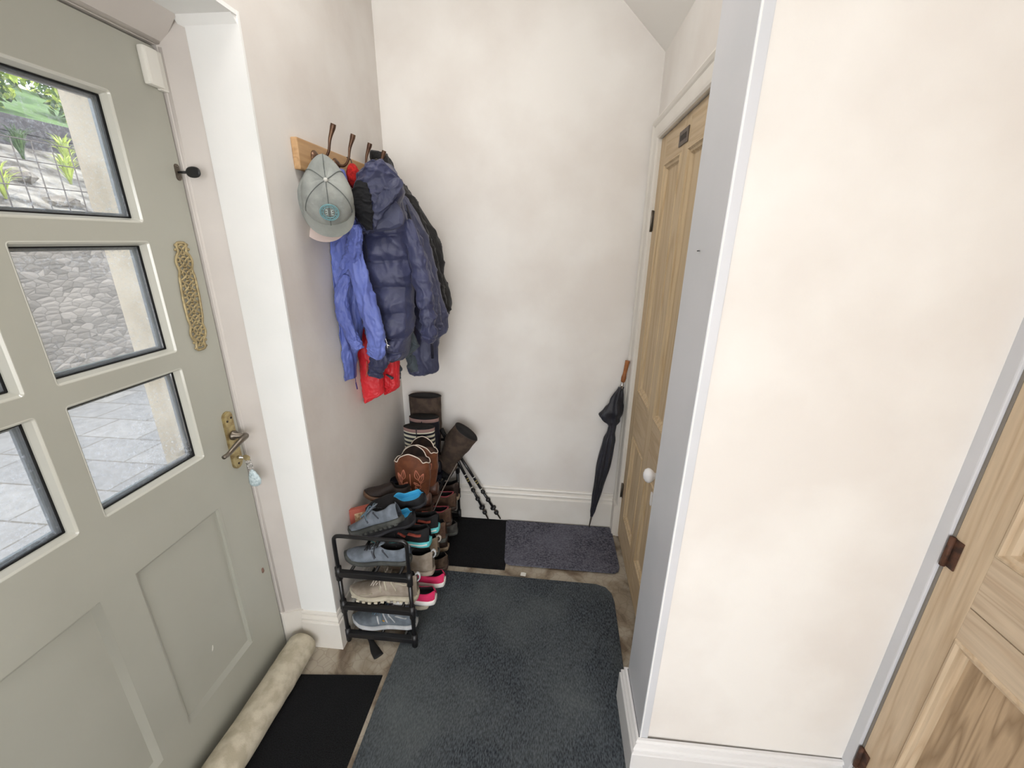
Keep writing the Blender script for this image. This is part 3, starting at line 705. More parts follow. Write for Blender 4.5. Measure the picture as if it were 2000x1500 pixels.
# red jacket low behind
o = Vector((XL+.05,1.66,RZ-.05)); t = gthing('ski_jacket', 'red jacket whose hem shows below the blue and navy coats', 'jacket', o)
bm = NB(); garment(bm, [(420,668,700),(520,672,716),(620,682,735),(680,695,742),(720,700,748),(750,704,749),(768,708,748),(776,712,735),(783,716,722)], 1.66, .03, 4, .12, 3.2, wr=.003)
obj('body', shift(bm,o), F_RED, t)
bm = NB(); garment(bm, [(560,720,760),(640,735,772),(700,742,780),(730,748,780),(752,750,781),(762,751,772),(768,752,760)], 1.70, .03, 4, .12, 6.2, wr=.003)
obj('front_panel', shift(bm,o), F_RED, t)
bm = NB(); tube(bm, [at(754,731,1.66),at(766,738,1.65)], [.008,.006], seg=8, flat=.5); sleeve(bm, [(772,700,1.72),(778,725,1.72),(780,740,1.72)], [.012,.014,.010], 1.72, 3); obj('cuff_tab', shift(bm,o), F_TEAL, t)
bm = NB(); tube(bm, [at(716,705,1.62),at(717,722,1.62),at(715,735,1.62)], .0018, seg=6); obj('cord', shift(bm,o), mat('orange_cord',(190,110,80),.6), t)
# black coat at back
o = Vector((XL+.07,2.0,RZ-.02)); t = gthing('winter_coat', 'black coat hanging furthest back beside the corner', 'coat', o)
bm = NB(); garment(bm, [(298,742,752),(304,730,757),(325,728,768),(352,735,782),(386,760,810),(430,775,838),(472,785,860),(531,800,868),(565,805,878),(594,815,883),(612,825,878)], 1.93, .06, 4, .10, 4.4)
obj('body', shift(bm,o), F_BLACK, t)
bm = NB(); sleeve(bm, [(800,400,1.88),(832,480,1.88),(850,545,1.88),(864,595,1.88)], [.03,.035,.032,.024], 1.90, 11); obj('sleeve', shift(bm,o), F_BLACK, t)
# second navy coat (right)
o = Vector((XL+.08,1.86,RZ-.03)); t = gthing('padded_coat', 'navy padded coat behind the hooded puffer, its long sleeve hanging at the right', 'coat', o, None)
bm = NB(); garment(bm, [(345,750,772),(380,765,788),(430,780,820),(495,790,845),(548,800,857),(590,802,866),(620,804,875),(648,806,871),(665,802,855),(700,798,854),(722,797,855),(729,800,842)], 1.80, .05, 5, .10, 7.7, quilt=.06, qn=11)
obj('body', shift(bm,o), F_NAVY2, t)
bm = NB(); sleeve(bm, [(786,390,1.74),(812,470,1.73),(836,550,1.73),(848,610,1.73),(854,645,1.73)], [.020,.026,.028,.029,.026], 1.73, 21, quilt=.10, qn=9); obj('sleeve', shift(bm,o), F_NAVY2, t)
bm = NB(); tube(bm, [at(794,400,1.70),at(820,490,1.69),at(836,560,1.69),at(842,640,1.69),at(845,700,1.72)], .006, seg=8, n=20, flat=.5); obj('placket', shift(bm,o), mat('dark_navy_binding',(14,16,36),.6), t)
bm = NB(); sleeve(bm, [(800,690,1.76),(806,712,1.755),(809,726,1.75)], [.020,.022,.014], 1.75, 23); obj('hem_lining', shift(bm,o), F_TEAL, t)
# grey-green fleece between
o = Vector((XL+.07,1.72,RZ-.05)); t = gthing('fleece', 'grey-green fleece whose hem shows below the navy puffer', 'jacket', o)
bm = NB(); garment(bm, [(420,735,770),(520,745,790),(600,755,803),(640,762,806),(668,764,817),(684,762,814),(698,762,790),(706,764,776)], 1.69, .03, 4, .18, 9.1)
obj('body', shift(bm,o), F_TEAL, t)
# navy puffer with hood, in front
o = Vector((XL+.08,1.70,RZ-.02)); t = gthing('puffer_jacket', 'navy quilted puffer jacket with its hood hung on the third hook', 'jacket', o)
bm = NB(); garment(bm, [(352,712,775),(400,704,788),(440,702,798),(480,706,803),(520,712,806),(560,722,808),(600,734,808),(640,744,806),(670,750,800),(688,756,796),(700,762,784)], 1.61, .075, 6, .07, 12.1, quilt=.24, qn=8)
obj('body', shift(bm,o), F_NAVY, t)
bm = NB(); sleeve(bm, [(793,430,1.60),(812,500,1.59),(826,560,1.585),(834,610,1.585),(838,650,1.59),(834,668,1.59)], [.026,.036,.036,.034,.034,.026], 1.6, 31, quilt=.24, qn=7); obj('sleeve', shift(bm,o), F_NAVY, t)
bm = NB(); sleeve(bm, [(716,560,1.56),(726,620,1.55),(738,665,1.55),(742,695,1.55),(735,720,1.56),(733,734,1.57)], [.030,.036,.036,.036,.036,.032], 1.55, 37, quilt=.14, qn=7, amp=.2); obj('sleeve', shift(bm,o), F_NAVY, t)
bm = NB(); garment(bm, [(316,738,748),(322,722,762),(340,706,776),(370,692,786),(400,690,782),(425,696,770),(445,702,750),(458,708,722)], 1.575, .07, 4, .08, 15.5)
hd = obj('hood', shift(bm,o), F_NAVY, t)
bm = NB(); sleeve(bm, [(783,350,1.53),(764,372,1.51),(746,400,1.505),(727,432,1.51),(714,452,1.52)], [.020,.026,.024,.018,.010], 1.5, 41, flat=.45, amp=.12); obj('hood_edge', shift(bm,o), F_NAVY2, hd)
bm = NB()  # folded collar flap
fl = [(770,385),(786,412),(791,442),(762,450),(728,453),(716,450),(735,420),(752,395)]
prism(bm, [at(x,y,1.512+.0006*(x-740)*.3) for x,y in fl], (.0,.028,.0), bev=.006); obj('collar_flap', shift(bm,o), F_NAVY2, hd, sub=1)
bm = NB(); sleeve(bm, [(704,352,1.505),(704,385,1.495),(709,415,1.49),(722,450,1.495)], [.018,.034,.036,.012], 1.49, 43, flat=.4); obj('hood_lining', shift(bm,o), mat('near_black_lining',(12,13,18),.9), hd)
bm = NB()
tube(bm, [at(749,650,1.50),at(755,668,1.50),at(757,682,1.50)], .0022, seg=6, n=8); tube(bm, [at(752,672,1.50),at(762,676,1.50)], .0024, seg=6); tube(bm, [at(756,668,1.50),at(752,680,1.50)], .0016, seg=6)
obj('zip_pull', shift(bm,o), CHROME, t)
bm = NB(); tube(bm, [at(744,318,1.60), at(732,312,1.68), Vector((XL+.075,1.74,RZ-.02))], .002, seg=6, n=8); obj('hanging_loop', shift(bm,o), BLACKP, t)
# red pompom hat
pc_ = at(690,344,1.60); t = thing('bobble_hat', 'small red knitted hat hanging behind the grey cap', 'hat', pc_)
bm = NB(); bmesh.ops.create_icosphere(bm, subdivisions=4, radius=1)
for v in bm.verts:
    n_ = v.co.normalized(); k = 1+.08*noise.noise(n_*9)+.06*noise.noise(n_*22); v.co = Vector((n_.x*.023*k, n_.y*.024*k, n_.z*.041*k))
obj('knitted_body', bm, mat('red_knit',(196,34,28),.95,rgb2=(150,20,20),scale=90,bump=.8,bscale=300), t, smooth=True)
bm = NB(); tube(bm, [(0,0,.036),(-.006,.004,.055),(-.02,.005,.062)], .0018, seg=6, n=8); obj('loop', bm, BLACKP, t)
# caps
def cap(name, label, center, sc, mats, emblem=True, rot=(0,0,0)):
    t = thing(name, label, 'cap', center, rot)
    M, MB_ = mats
    # local axes: +Y towards wall back, -Y towards viewer ; X right ; Z up. Crown dome bulges to -Y, brim at the bottom
    bm = NB(); R = []
    for i in range(19):
        ph = pi/2*i/18                      # 0 rim -> pole
        rr_ = cos(ph)**.85 if i < 18 else 0.002; d = -.082*sin(ph)**.62
        ring = []
        for j in range(48):
            a = 2*pi*j/48; x = .078*cos(a)*rr_; z = (.112 if sin(a) > 0 else .082)*sin(a)*rr_
            if z > 0: x *= 1-.42*(z/.112)**1.3
            seam = 1-.02*(1-min(1,abs(sin(3*a))*6))
            dent = .010*noise.noise(Vector((x*22,z*18,3)))
            ring.append(Vector((x*seam, d*seam+dent+.02, z+.035*sin(ph))))
        R.append(ring)
    rings(bm, R, cap=False); obj('crown', bm, M, t, sub=1)
    bm = NB(); V = []
    for i in range(9):
        u = i/8
        V.append([Vector((.076*cos(a)*(1+.04*u), .02-.030*u+.045*abs(cos(a))**2*(u+.2), -.055*sin(a)-.010-(.055*u*sin(a)**.6 if sin(a) > 0 else 0))) for a in [pi*j/28 for j in range(29)]])
    W_ = [[p+Vector((0,.004,.001)) for p in r] for r in V]
    rings(bm, V, cap=False, close_u=False); rings(bm, W_[::-1], cap=False, close_u=False)
    rings(bm, [V[-1], W_[-1]], cap=False, close_u=False); rings(bm, [[V[i][0] for i in range(9)],[W_[i][0] for i in range(9)]], cap=False, close_u=False); rings(bm, [[V[i][-1] for i in range(9)],[W_[i][-1] for i in range(9)]], cap=False, close_u=False)
    obj('brim', bm, MB_, t, smooth=True)
    if emblem:
        bm = NB(); lathe(bm, [(0,.004),(.004,.003),(.0065,0),(.0065,-.003)], (0,-.064,.036), (0,-1,0), 14); obj('top_button', bm, mat('pale_button',(196,196,190),.6), t)
        bm = NB(); c = Vector((0,-.041,-.052)); nrm = Vector((0,-.72,-.69)).normalized(); s = Vector((1,0,0)); u = nrm.cross(s)*-1
        for rad, w in ((.027,.0016),(.0235,.0012),(.018,.0014)):
            tube(bm, [c+s*cos(a)*rad+u*sin(a)*rad+nrm*(.000 if 1 else 0) for a in [2*pi*k/24 for k in range(25)]], w, seg=6, n=48, closed=True, up=nrm)
        for k in range(12):
            a = 2*pi*k/12; tube(bm, [c+(s*cos(a)+u*sin(a))*.018, c+(s*cos(a)+u*sin(a))*.027], .0012, seg=5)
        em = obj('embroidered_emblem', bm, mat('teal_thread',(122,164,170),.8), t)
        bm = NB()
        for sx in (-1,1):
            q = c+s*(.006*sx)
            tube(bm, [q+u*-.008+s*.0, q+u*.008], .001, seg=5)
            for k in (-1,0,1): tube(bm, [q+u*.008*k, q+u*.008*k+s*.006*sx], .001, seg=5)
        obj('emblem_letters', bm, mat('pale_thread',(200,216,214),.8), em)
    return t
CAPM = mat('washed_grey_twill', (136,140,136), .9, rgb2=(160,163,158), scale=14, bump=.5, bscale=120)
CAPB = mat('washed_grey_brim', (134,138,133), .9, rgb2=(148,151,146), scale=10, bump=.4, bscale=160)
cc = at(640,386,1.36)
cp = cap('baseball_cap', 'washed grey baseball cap with round teal emblem on the first hook', cc, 1, (CAPM,CAPB), rot=(RAD(-8),0,RAD(28)))
bm = NB()
for a in (0,60,120,180,240,300):  # stitched seams from button outwards
    aa = RAD(a+30); P = []
    for i in range(9):
        ph = pi/2*(1-i/8*.98); rr_ = cos(ph)**.85; x = .078*cos(aa)*rr_; z = (.112 if sin(aa) > 0 else .082)*sin(aa)*rr_
        if z > 0: x *= 1-.42*(z/.112)**1.3
        P.append(Vector((x, -.0825*sin(ph)**.62+.019+.010*noise.noise(Vector((x*22,z*18,3))), z+.035*sin(ph))))
    tube(bm, P, .0013, seg=5, n=24)
obj('stitching', bm, mat('grey_stitch',(104,108,106),.9), cp)
bm = NB(); tube(bm, [(-.03,.02,.105),(-.01,.03,.125),(.012,.03,.125),(.03,.02,.105)], .004, seg=8, n=14, flat=.4); obj('back_strap', bm, CAPM, cp)
cc2 = at(628,400,1.43)
PINKC = mat('pale_pink_cloth', (222,204,196), .9)
cap('baseball_cap', 'pale pink cap almost hidden behind the grey baseball cap', cc2, .9, (CAPM,PINKC), emblem=False, rot=(RAD(-8),0,RAD(28)))
#@@RACK
# ------------------------------------------------------------------ shoe rack
RX0, RX1, RY0, RY1 = -.800, -.512, 1.240, 2.085
t = thing('shoe_rack', 'black tubular three-tier shoe rack standing against the left wall', 'shoe rack', (RX1,RY0,0))
TZ = [.045,.195,.362]
for y in (RY0,RY1):
    bm = NB()
    tube(bm, [(RX0,y,.0),(RX0,y,.38)], .0085, seg=12); tube(bm, [(RX1,y,.0),(RX1,y,.38)], .0085, seg=12)
    P = [(RX0,y,.37),(RX0,y,.45),(RX0,y,.512),(RX0+.006,y,.530),(RX0+.024,y,.537),(RX0+.10,y,.537),(RX1-.10,y,.537),(RX1-.024,y,.537),(RX1-.006,y,.530),(RX1,y,.512),(RX1,y,.45),(RX1,y,.37)]
    tube(bm, P, .0078, seg=12, n=60, up=(0,1,0)); obj('end_frame', shift(bm,t.location), BLACKT, t)
    for z in TZ:
        bm = NB(); box(bm, RX0-.010, RX1+.010, y-.011, y+.011, z-.016, z+.008, bev=.003)
        for x in (RX0,RX1): lathe(bm, [(.0125,-.034),(.0125,.026)], (x,y,z), (0,0,1), 12)
        obj('crossbar', shift(bm,t.location), BLACKP, t)
for z in TZ:
    for x in (RX0+.045, (RX0+RX1)/2, RX1-.045):
        bm = NB(); tube(bm, [(x,RY0,z),(x,RY1,z)], .0065, seg=10); obj('shelf_tube', shift(bm,t.location), BLACKT, t)
for x in (RX0,RX1):
    for y in (RY0,RY1):
        bm = NB(); lathe(bm, [(.011,.007),(.012,.010),(.012,.026),(.010,.028)], (x,y,0), (0,0,1), 12); obj('foot', shift(bm,t.location), RUBBER, t)
bm = NB(); P = [(-.735,1.262,.030),(-.70,1.235,.012),(-.672,1.205,.006),(-.645,1.180,.005)]
tube(bm, P, [.006,.010,.018,.020], seg=10, n=14, flat=.28, up=(0,0,1))
tag(obj('strap', bm, mat('black_webbing',(16,16,17),.8)), 'black webbing strap end on the floor under the shoe rack', 'strap')

# ------------------------------------------------------------------ shoes
def lk(T, s):
    for i in range(len(T)-1):
        if s <= T[i+1][0]:
            u = (s-T[i][0])/(T[i+1][0]-T[i][0]); u = u*u*(3-2*u); return T[i][1]*(1-u)+T[i+1][1]*u
    return T[-1][1]
def shoe(label, loc, rz, mu, msole, mlin, L=.275, collar=.085, soleh=.024, wid=1.0, tilt=(0,0), laces=None, tab=None, name='trainer', cat='shoe', open_to=.46, patches=None, group=None, tongue=True, toe=None, sole_kick=.012, foot_h=.058, mid=None, insole=None, tread=0):
    """toe points to local +x, heel at x=0, sole at z=0"""
    for w_ in ('hiking shoe','ankle shoe','suede shoe','dark boot'):
        if w_ in label: name = w_.replace(' ','_')
    if name == 'trainer' and 'trainer' not in label: name = 'shoe'
    t = thing(name, label, cat, loc, (tilt[0],tilt[1],rz), group or 'shoes packed on the black rack')
    Wt = [(0,.016),(.03,.026),(.12,.034),(.38,.033),(.66,.046),(.84,.041),(.95,.024),(1,.006)]
    def kick(s): return sole_kick*max(0,(s-.72)/.28)**2
    Wf = lambda s: lk(Wt, s)*wid
    Ht = [(0,collar*.93),(.06,collar),(.18,collar*.86),(.32,collar*.84),(.44,collar*.92 if collar > .1 else .080),(.56,foot_h+.010),(.74,foot_h-.006),(.9,foot_h-.016),(1,soleh+.008)]
    bm = NB(); R = []; S = [0,.012,.03,.05,.07,.10,.15,.2,.25,.3,.34,.38,.42,.45,.48,.51,.56,.62,.68,.74,.8,.85,.9,.94,.97,.99,1.0]
    for s in S:
        w = Wf(s)*.97; h = lk(Ht, s)+kick(s)*.6; z0 = soleh*.75+kick(s)
        d = 0 if s <= .03 else (1 if s < open_to-.06 else max(0,1-(s-(open_to-.06))/.07)); d = min(d, max(0,(s-.03)/.03))
        op = w*(.62 if s < .3 else .55)*d; half = []
        for k in range(9):
            f = k/8; a = f*pi/2
            x = op+(w-op)*(cos(a)**.75 if f < 1 else 0); z = z0+(h-z0)*sin(a)**(.95 if s < .5 else .8)
            half.append((x,z))
        inn = [(op*.93,h+.0008*d),(op*.84,h-.006*d),(op*.82,h-(h-z0-.012)*.5*d),(op*.85,h-(h-z0-.008)*d)]
        prof = half+inn
        ring = [Vector((s*L,-x,z)) for x,z in prof]+[Vector((s*L,0,prof[-1][1]))]+[Vector((s*L,x,z)) for x,z in prof[::-1]]
        R.append(ring)
    nn = len(R[0])
    def mf(i,j): return 1 if (8 <= j <= nn-10 and S[i] < open_to) else 0
    rings(bm, R, cap=False, close_u=True, mfn=mf)
    for r in (R[0],R[-1]): pass
    up = obj('upper', bm, [mu,mlin], t, sub=1)
    bm = NB(); R = []
    for s in [0,.02,.06,.12,.2,.3,.42,.54,.64,.74,.84,.91,.96,.99,1.0]:
        w = Wf(s)*1.06+.001; k = kick(s); arch_ = .004*max(0,1-abs(s-.4)/.18)
        pts = [(-w*.9,arch_+k),(-w,.006+k),(-w*1.0,soleh*.8+k),(-w*.9,soleh+k),(w*.9,soleh+k),(w,soleh*.8+k),(w,.006+k),(w*.9,arch_+k)]
        R.append([Vector((-.003+s*(L+.006),x,z)) for x,z in pts])
    rings(bm, R)
    if tread:
        for k in range(11):
            s = .05+k*.088
            for sd in (-1,1):
                w = Wf(s)*1.02; box(bm, s*L-.007,s*L+.007, sd*w-.007,sd*w+.004 if sd > 0 else sd*w+.007, kick(s)-.003, kick(s)+.007, bev=.0015)
    so = obj('sole', bm, msole, t, sub=1)
    if mid:
        bm = NB(); R = []
        for s in [.0,.05,.15,.3,.45,.6,.75,.88,.96]:
            for sd in (1,): pass
        for sd in (-1,1):
            tube(bm, [Vector((s*L, sd*(Wf(s)*1.07+.0012), soleh*.62+kick(s))) for s in [.02,.1,.2,.35,.5,.65,.8,.9,.97]], .0035, seg=6, n=30, flat=.5, up=(0,1,0))
        obj('midsole_stripe', bm, mid, so)
    if toe:
        bm = NB(); R = []
        for s in [.84,.88,.92,.95,.975,.992,1.0]:
            w = Wf(s)*1.03+.0015; h = lk(Ht,s)+kick(s)*.6+.002; z0 = soleh*.8+kick(s); h2 = z0+(h-z0)*(.35+.65*max(0,(s-.84)/.16))
            R.append([Vector((s*L+.0015, w*(cos(a)**.75 if cos(a) > 0 else -abs(cos(a))**.75), z0+(h2-z0)*sin(a)**.8)) for a in [pi*k/12 for k in range(13)]])
        rings(bm, R, cap=False, close_u=False); obj('toe_guard', bm, toe, t, smooth=True)
    if tongue:
        bm = NB(); tube(bm, [(L*.60,0,lk(Ht,.6)+.001),(L*.50,0,lk(Ht,.5)+.003),(L*.43,0,lk(Ht,.42)+.008),(L*.37,0,lk(Ht,.38)+.020)], [.014,.018,.019,.014], seg=12, n=12, flat=.22, up=(0,0,1))
        obj('tongue', bm, tongue if tongue is not True else mu, t)
    if laces:
        bm = NB()
        for k in range(5):
            s = .45+k*.045; h = lk(Ht,s)+kick(s)*.6+.006; w = Wf(s)*.40
            tube(bm, [(s*L,-w,h-.006),(s*L+.004,0,h+.002),(s*L+.010,w,h-.006)], .0022, seg=6, n=8)
            tube(bm, [(s*L+.010,-w,h-.006),(s*L+.004,0,h+.001),(s*L,w,h-.006)], .0022, seg=6, n=8)
        h = lk(Ht,.45)+.006
        for sd in (-1,1):
            tube(bm, [(L*.45,0,h+.003),(L*.44,sd*.016,h+.012),(L*.46,sd*.030,h+.004),(L*.455,sd*.018,h),(L*.45,0,h+.002)], .002, seg=6, n=16)
            tube(bm, [(L*.45,0,h+.003),(L*.49,sd*.020,h+.002),(L*.50,sd*.038,h-.016),(L*.47,sd*.046,h-.034)], .0019, seg=6, n=12)
        obj('laces', bm, laces, t)
    if tab:
        bm = NB(); tube(bm, [(-.001,0,collar*.72),(-.010,0,collar*.82),(-.012,0,collar*.98),(-.003,0,collar*1.06),(.006,0,collar*.98)], .0035, seg=8, n=14, up=(0,1,0), flat=1.8)
        obj('heel_tab', bm, tab, t)
    for pm, pl in [(a,[b]) for a,c in (patches or []) for b in c]:
        # patches: list of (s0,f0,s1,f1,width) stripes laid on both flanks; f = height fraction
        for (s0,f0,s1,f1,wd) in pl:
            for sd in (-1,1):
                bm = NB()
                P = []
                for k in range(6):
                    s = s0+(s1-s0)*k/5; f = f0+(f1-f0)*k/5; a = f*pi/2; w = Wf(s)*.97; h = lk(Ht,s)+kick(s)*.6; z0 = soleh*.75+kick(s)
                    d = 1 if .05 < s < open_to-.06 else 0; op = w*.6*d
                    P.append(Vector((s*L, sd*(op+(w-op)*cos(a)**.75+.0008), z0+(h-z0)*sin(a)**.9+.0006)))
                tube(bm, P, wd, seg=6, n=12, flat=.35, up=(0,0,1) if abs(s1-s0) > .01 else (1,0,0))
                obj('side_stripe', bm, pm, t)
    if insole:
        bm = NB(); R = []
        for s in [.07,.10,.16,.24,.32,.40,.45]:
            w = Wf(s)*.62; z = soleh*.75+.012+(.0 if s > .1 else .006)
            R.append([Vector((s*L,x,z+.003*abs(x)/w)) for x in (-w,-w*.5,0,w*.5,w)])
        rings(bm, R, cap=False, close_u=False); obj('insole', bm, insole, t, smooth=True)
    return t
SU = lambda n,a,b,r=.85: mat(n, a, r, rgb2=b, scale=30, bump=.4, bscale=200)
S_BLUE = SU('grey_blue_suede',(98,106,116),(118,126,136)); S_TAUPE = SU('taupe_suede',(142,130,116),(162,150,136)); S_GREY = SU('grey_mesh',(92,100,108),(112,120,128))
S_DKSOLE = SU('dark_grey_sole',(58,60,58),(76,78,74)); S_CREAM = SU('cream_sole',(198,190,170),(180,172,152)); S_LGREY = SU('light_grey_sole',(176,178,180),(196,198,200))
S_BLACK = SU('black_suede',(14,14,17),(24,24,28)); S_LIN = SU('black_lining',(10,10,12),(18,18,20)); S_GLIN = SU('grey_lining',(60,64,72),(80,84,92))
S_TEAL = mat('teal_rubber',(96,196,200),.5); S_AQUA = mat('aqua_insole',(64,168,212),.8); S_REDP = SU('brick_red_mesh',(132,56,44),(160,72,56)); S_PINK = mat('hot_pink_canvas',(206,40,92),.8)
S_WHITE = mat('white_rubber',(228,226,220),.5); S_BROWN = SU('brown_suede',(78,56,44),(98,74,58)); S_TAN = SU('tan_suede',(140,122,102),(160,142,120)); S_DKBR = SU('dark_brown_leather',(44,32,28),(62,46,38),.5)
LACEW = mat('pale_lace',(200,190,178),.8); LACEG = mat('blue_grey_lace',(96,120,134),.8); LACEB = mat('black_lace',(22,22,24),.8)
WEST = pi   # toes towards the wall
# tier 1 (bottom)
shoe('grey trainer with pale sole on the bottom tier, front of rack', (-.520,1.300,.055), WEST+.05, S_GREY, S_LGREY, S_GLIN, laces=LACEG, patches=[(S_LGREY,[(.30,.25,.42,.85,.0035),(.42,.2,.50,.8,.0035),(.54,.2,.58,.7,.0035),(.12,.5,.30,.75,.004)]),(mat('amber_mark',(214,160,60),.6),[(.46,.28,.50,.36,.0035)])], collar=.088)
shoe('grey trainer behind its pair on the bottom tier', (-.497,1.400,.055), WEST-.03, S_GREY, S_CREAM, S_GLIN, laces=LACEG, collar=.085)
shoe('dark shoe with cream sole third along the bottom tier', (-.495,1.500,.055), WEST, S_DKBR, S_CREAM, S_LIN, collar=.085, laces=LACEB)
shoe('brown furry slipper on the bottom tier beside the large mat', (-.470,1.640,.055), WEST+.1, SU('brown_fur',(74,60,50),(104,88,74),.98), S_DKBR, S_LIN, collar=.075, name='slipper', tongue=False, wid=1.15)
shoe('dark brown shoe with tan toe on the bottom tier, far end', (-.500,1.77,.055), WEST, S_DKBR, S_TAN, S_LIN, collar=.09, laces=LACEB)
shoe('grey slipper behind the brown furry one on the bottom tier', (-.480,1.90,.055), WEST+.15, SU('grey_fur',(60,58,56),(84,82,78),.98), S_DKSOLE, S_LIN, collar=.07, name='slipper', tongue=False)
# tier 2
shoe('taupe suede hiking shoe with pale laces on the middle tier, nearest', (-.505,1.302,.207), WEST+.04, S_TAUPE, S_CREAM, S_LIN, L=.285, collar=.118, laces=LACEW, tab=S_LGREY, patches=[(S_CREAM,[(.28,.3,.36,.8,.004),(.42,.25,.46,.7,.0035),(.62,.35,.80,.25,.0025),(.5,.25,.53,.7,.003),(.12,.55,.3,.72,.004)])], tread=S_DKSOLE, open_to=.42)
shoe('taupe suede hiking shoe behind its pair on the middle tier', (-.478,1.440,.207), WEST-.05, S_TAUPE, S_TAUPE, S_LIN, L=.285, collar=.118, laces=LACEW, tab=S_LGREY, open_to=.42)
shoe('pink canvas plimsoll with white sole low beside the taupe shoe', (-.455,1.372,.115), WEST, S_PINK, S_WHITE, S_LIN, L=.24, collar=.062, name='plimsoll', tongue=False, soleh=.028)
shoe('pink canvas plimsoll with white sole, the further of the pair', (-.440,1.470,.118), WEST, S_PINK, S_WHITE, S_LIN, L=.24, collar=.062, name='plimsoll', tongue=False, soleh=.028)
shoe('tan ankle shoe with pale rim in the middle of the rack', (-.487,1.555,.207), WEST, S_TAN, S_DKSOLE, S_LIN, collar=.10, tab=LACEW, laces=LACEB)
shoe('mottled brown ankle shoe behind the tan one on the middle tier', (-.475,1.655,.207), WEST, S_BROWN, S_DKSOLE, S_LIN, collar=.11, laces=LACEB)
PINKRIM = mat('dusty_pink_trim',(150,62,72),.7)
def rimmed(label, loc, rz):
    t = shoe(label, loc, rz, S_BROWN, S_DKBR, S_LIN, collar=.10, laces=LACEB)
    bm = NB(); L = .275; P = []
    for a in [2*pi*k/20 for k in range(21)]:
        s = .22+.165*cos(a); P.append(Vector((s*L, .024*sin(a), .092+.006*cos(2*a))))
    tube(bm, P, .0035, seg=8, n=40, closed=True, up=(0,0,1)); obj('collar_trim', bm, PINKRIM, t); return t
rimmed('brown shoe with dusty pink collar on the middle tier, further', (-.482,1.905,.215), WEST+.1)
rimmed('brown shoe with dusty pink collar on the middle tier, nearer', (-.478,1.775,.212), WEST+.1)
shoe('tan soled dark boot at the far end of the middle tier', (-.490,2.005,.207), WEST, S_DKBR, S_TAN, S_LIN, collar=.11, laces=LACEB)
# tier 3 (top)
shoe('grey-blue suede shoe lying flat on the top tier, front', (-.530,1.318,.372), WEST+.06, S_BLUE, S_DKSOLE, S_LIN, L=.27, collar=.082, laces=LACEB, toe=S_DKSOLE, tongue=S_BLUE, patches=[(S_GLIN,[(.3,.3,.4,.8,.004),(.5,.2,.55,.7,.004)])])
shoe('grey-blue suede shoe tipped on top of its pair', (-.560,1.335,.550), WEST-.10, S_BLUE, S_DKSOLE, S_LIN, L=.255, collar=.082, laces=LACEG, toe=S_DKSOLE, tilt=(RAD(14),RAD(24)), patches=[(S_GLIN,[(.3,.3,.4,.8,.004),(.5,.2,.55,.7,.004)])], tread=S_TAUPE)
for i,(l,loc,tz) in enumerate((('black and red trainer with teal sole on the top tier, nearer',(-.480,1.425,.372),0),('black and red trainer with teal sole, further of the pair',(-.468,1.520,.372),.08))):
    shoe(l, loc, WEST-.05+tz, S_BLACK, S_TEAL, S_LIN, L=.285, collar=.09, soleh=.030, laces=LACEB, patches=[(S_REDP,[(.10,.45,.30,.6,.011),(.34,.35,.46,.5,.009)])], mid=S_WHITE)
for l,loc,ti in (('black slipper with aqua insole on the shoe pile, lower one',(-.535,1.415,.505),RAD(10)),('black slipper with aqua insole, upper one against the cowboy boots',(-.510,1.495,.545),RAD(10))):
    shoe(l, loc, WEST+.25, S_BLACK, mat('black_sole_pale_rim',(30,30,36),.7), S_AQUA, L=.25, collar=.062, soleh=.022, tilt=(RAD(-22),ti), name='slipper', tongue=False, insole=S_AQUA, wid=1.1, open_to=.46, mid=None)
shoe('dark brown leather shoe against the wall on the top tier', (-.62,1.580,.480), WEST+.30, SU('very_dark_brown',(30,21,18),(42,30,25),.6), mat('brown_welt',(96,70,50),.5), S_LIN, L=.20, collar=.07, laces=None, name='loafer', tongue=False, tilt=(RAD(10),RAD(-10)))
# pink box
q = at(699,1000,1.43)
t = thing('small_box', 'small terracotta box with a cream label wedged by the wall', 'box', (-.775,1.44,.48), (0,RAD(-8),RAD(-58)))
bm = NB(); box(bm, -.012,.012,-.055,.055,-.04,.045, bev=.001); obj('carton', bm, mat('terracotta_card',(176,92,76),.7), t)
bm = NB(); box(bm, .0119,.0126,-.036,.006,-.012,.026); obj('paper_label', bm, mat('cream_label',(214,188,150),.7,rgb2=(170,130,96),scale=120), t)

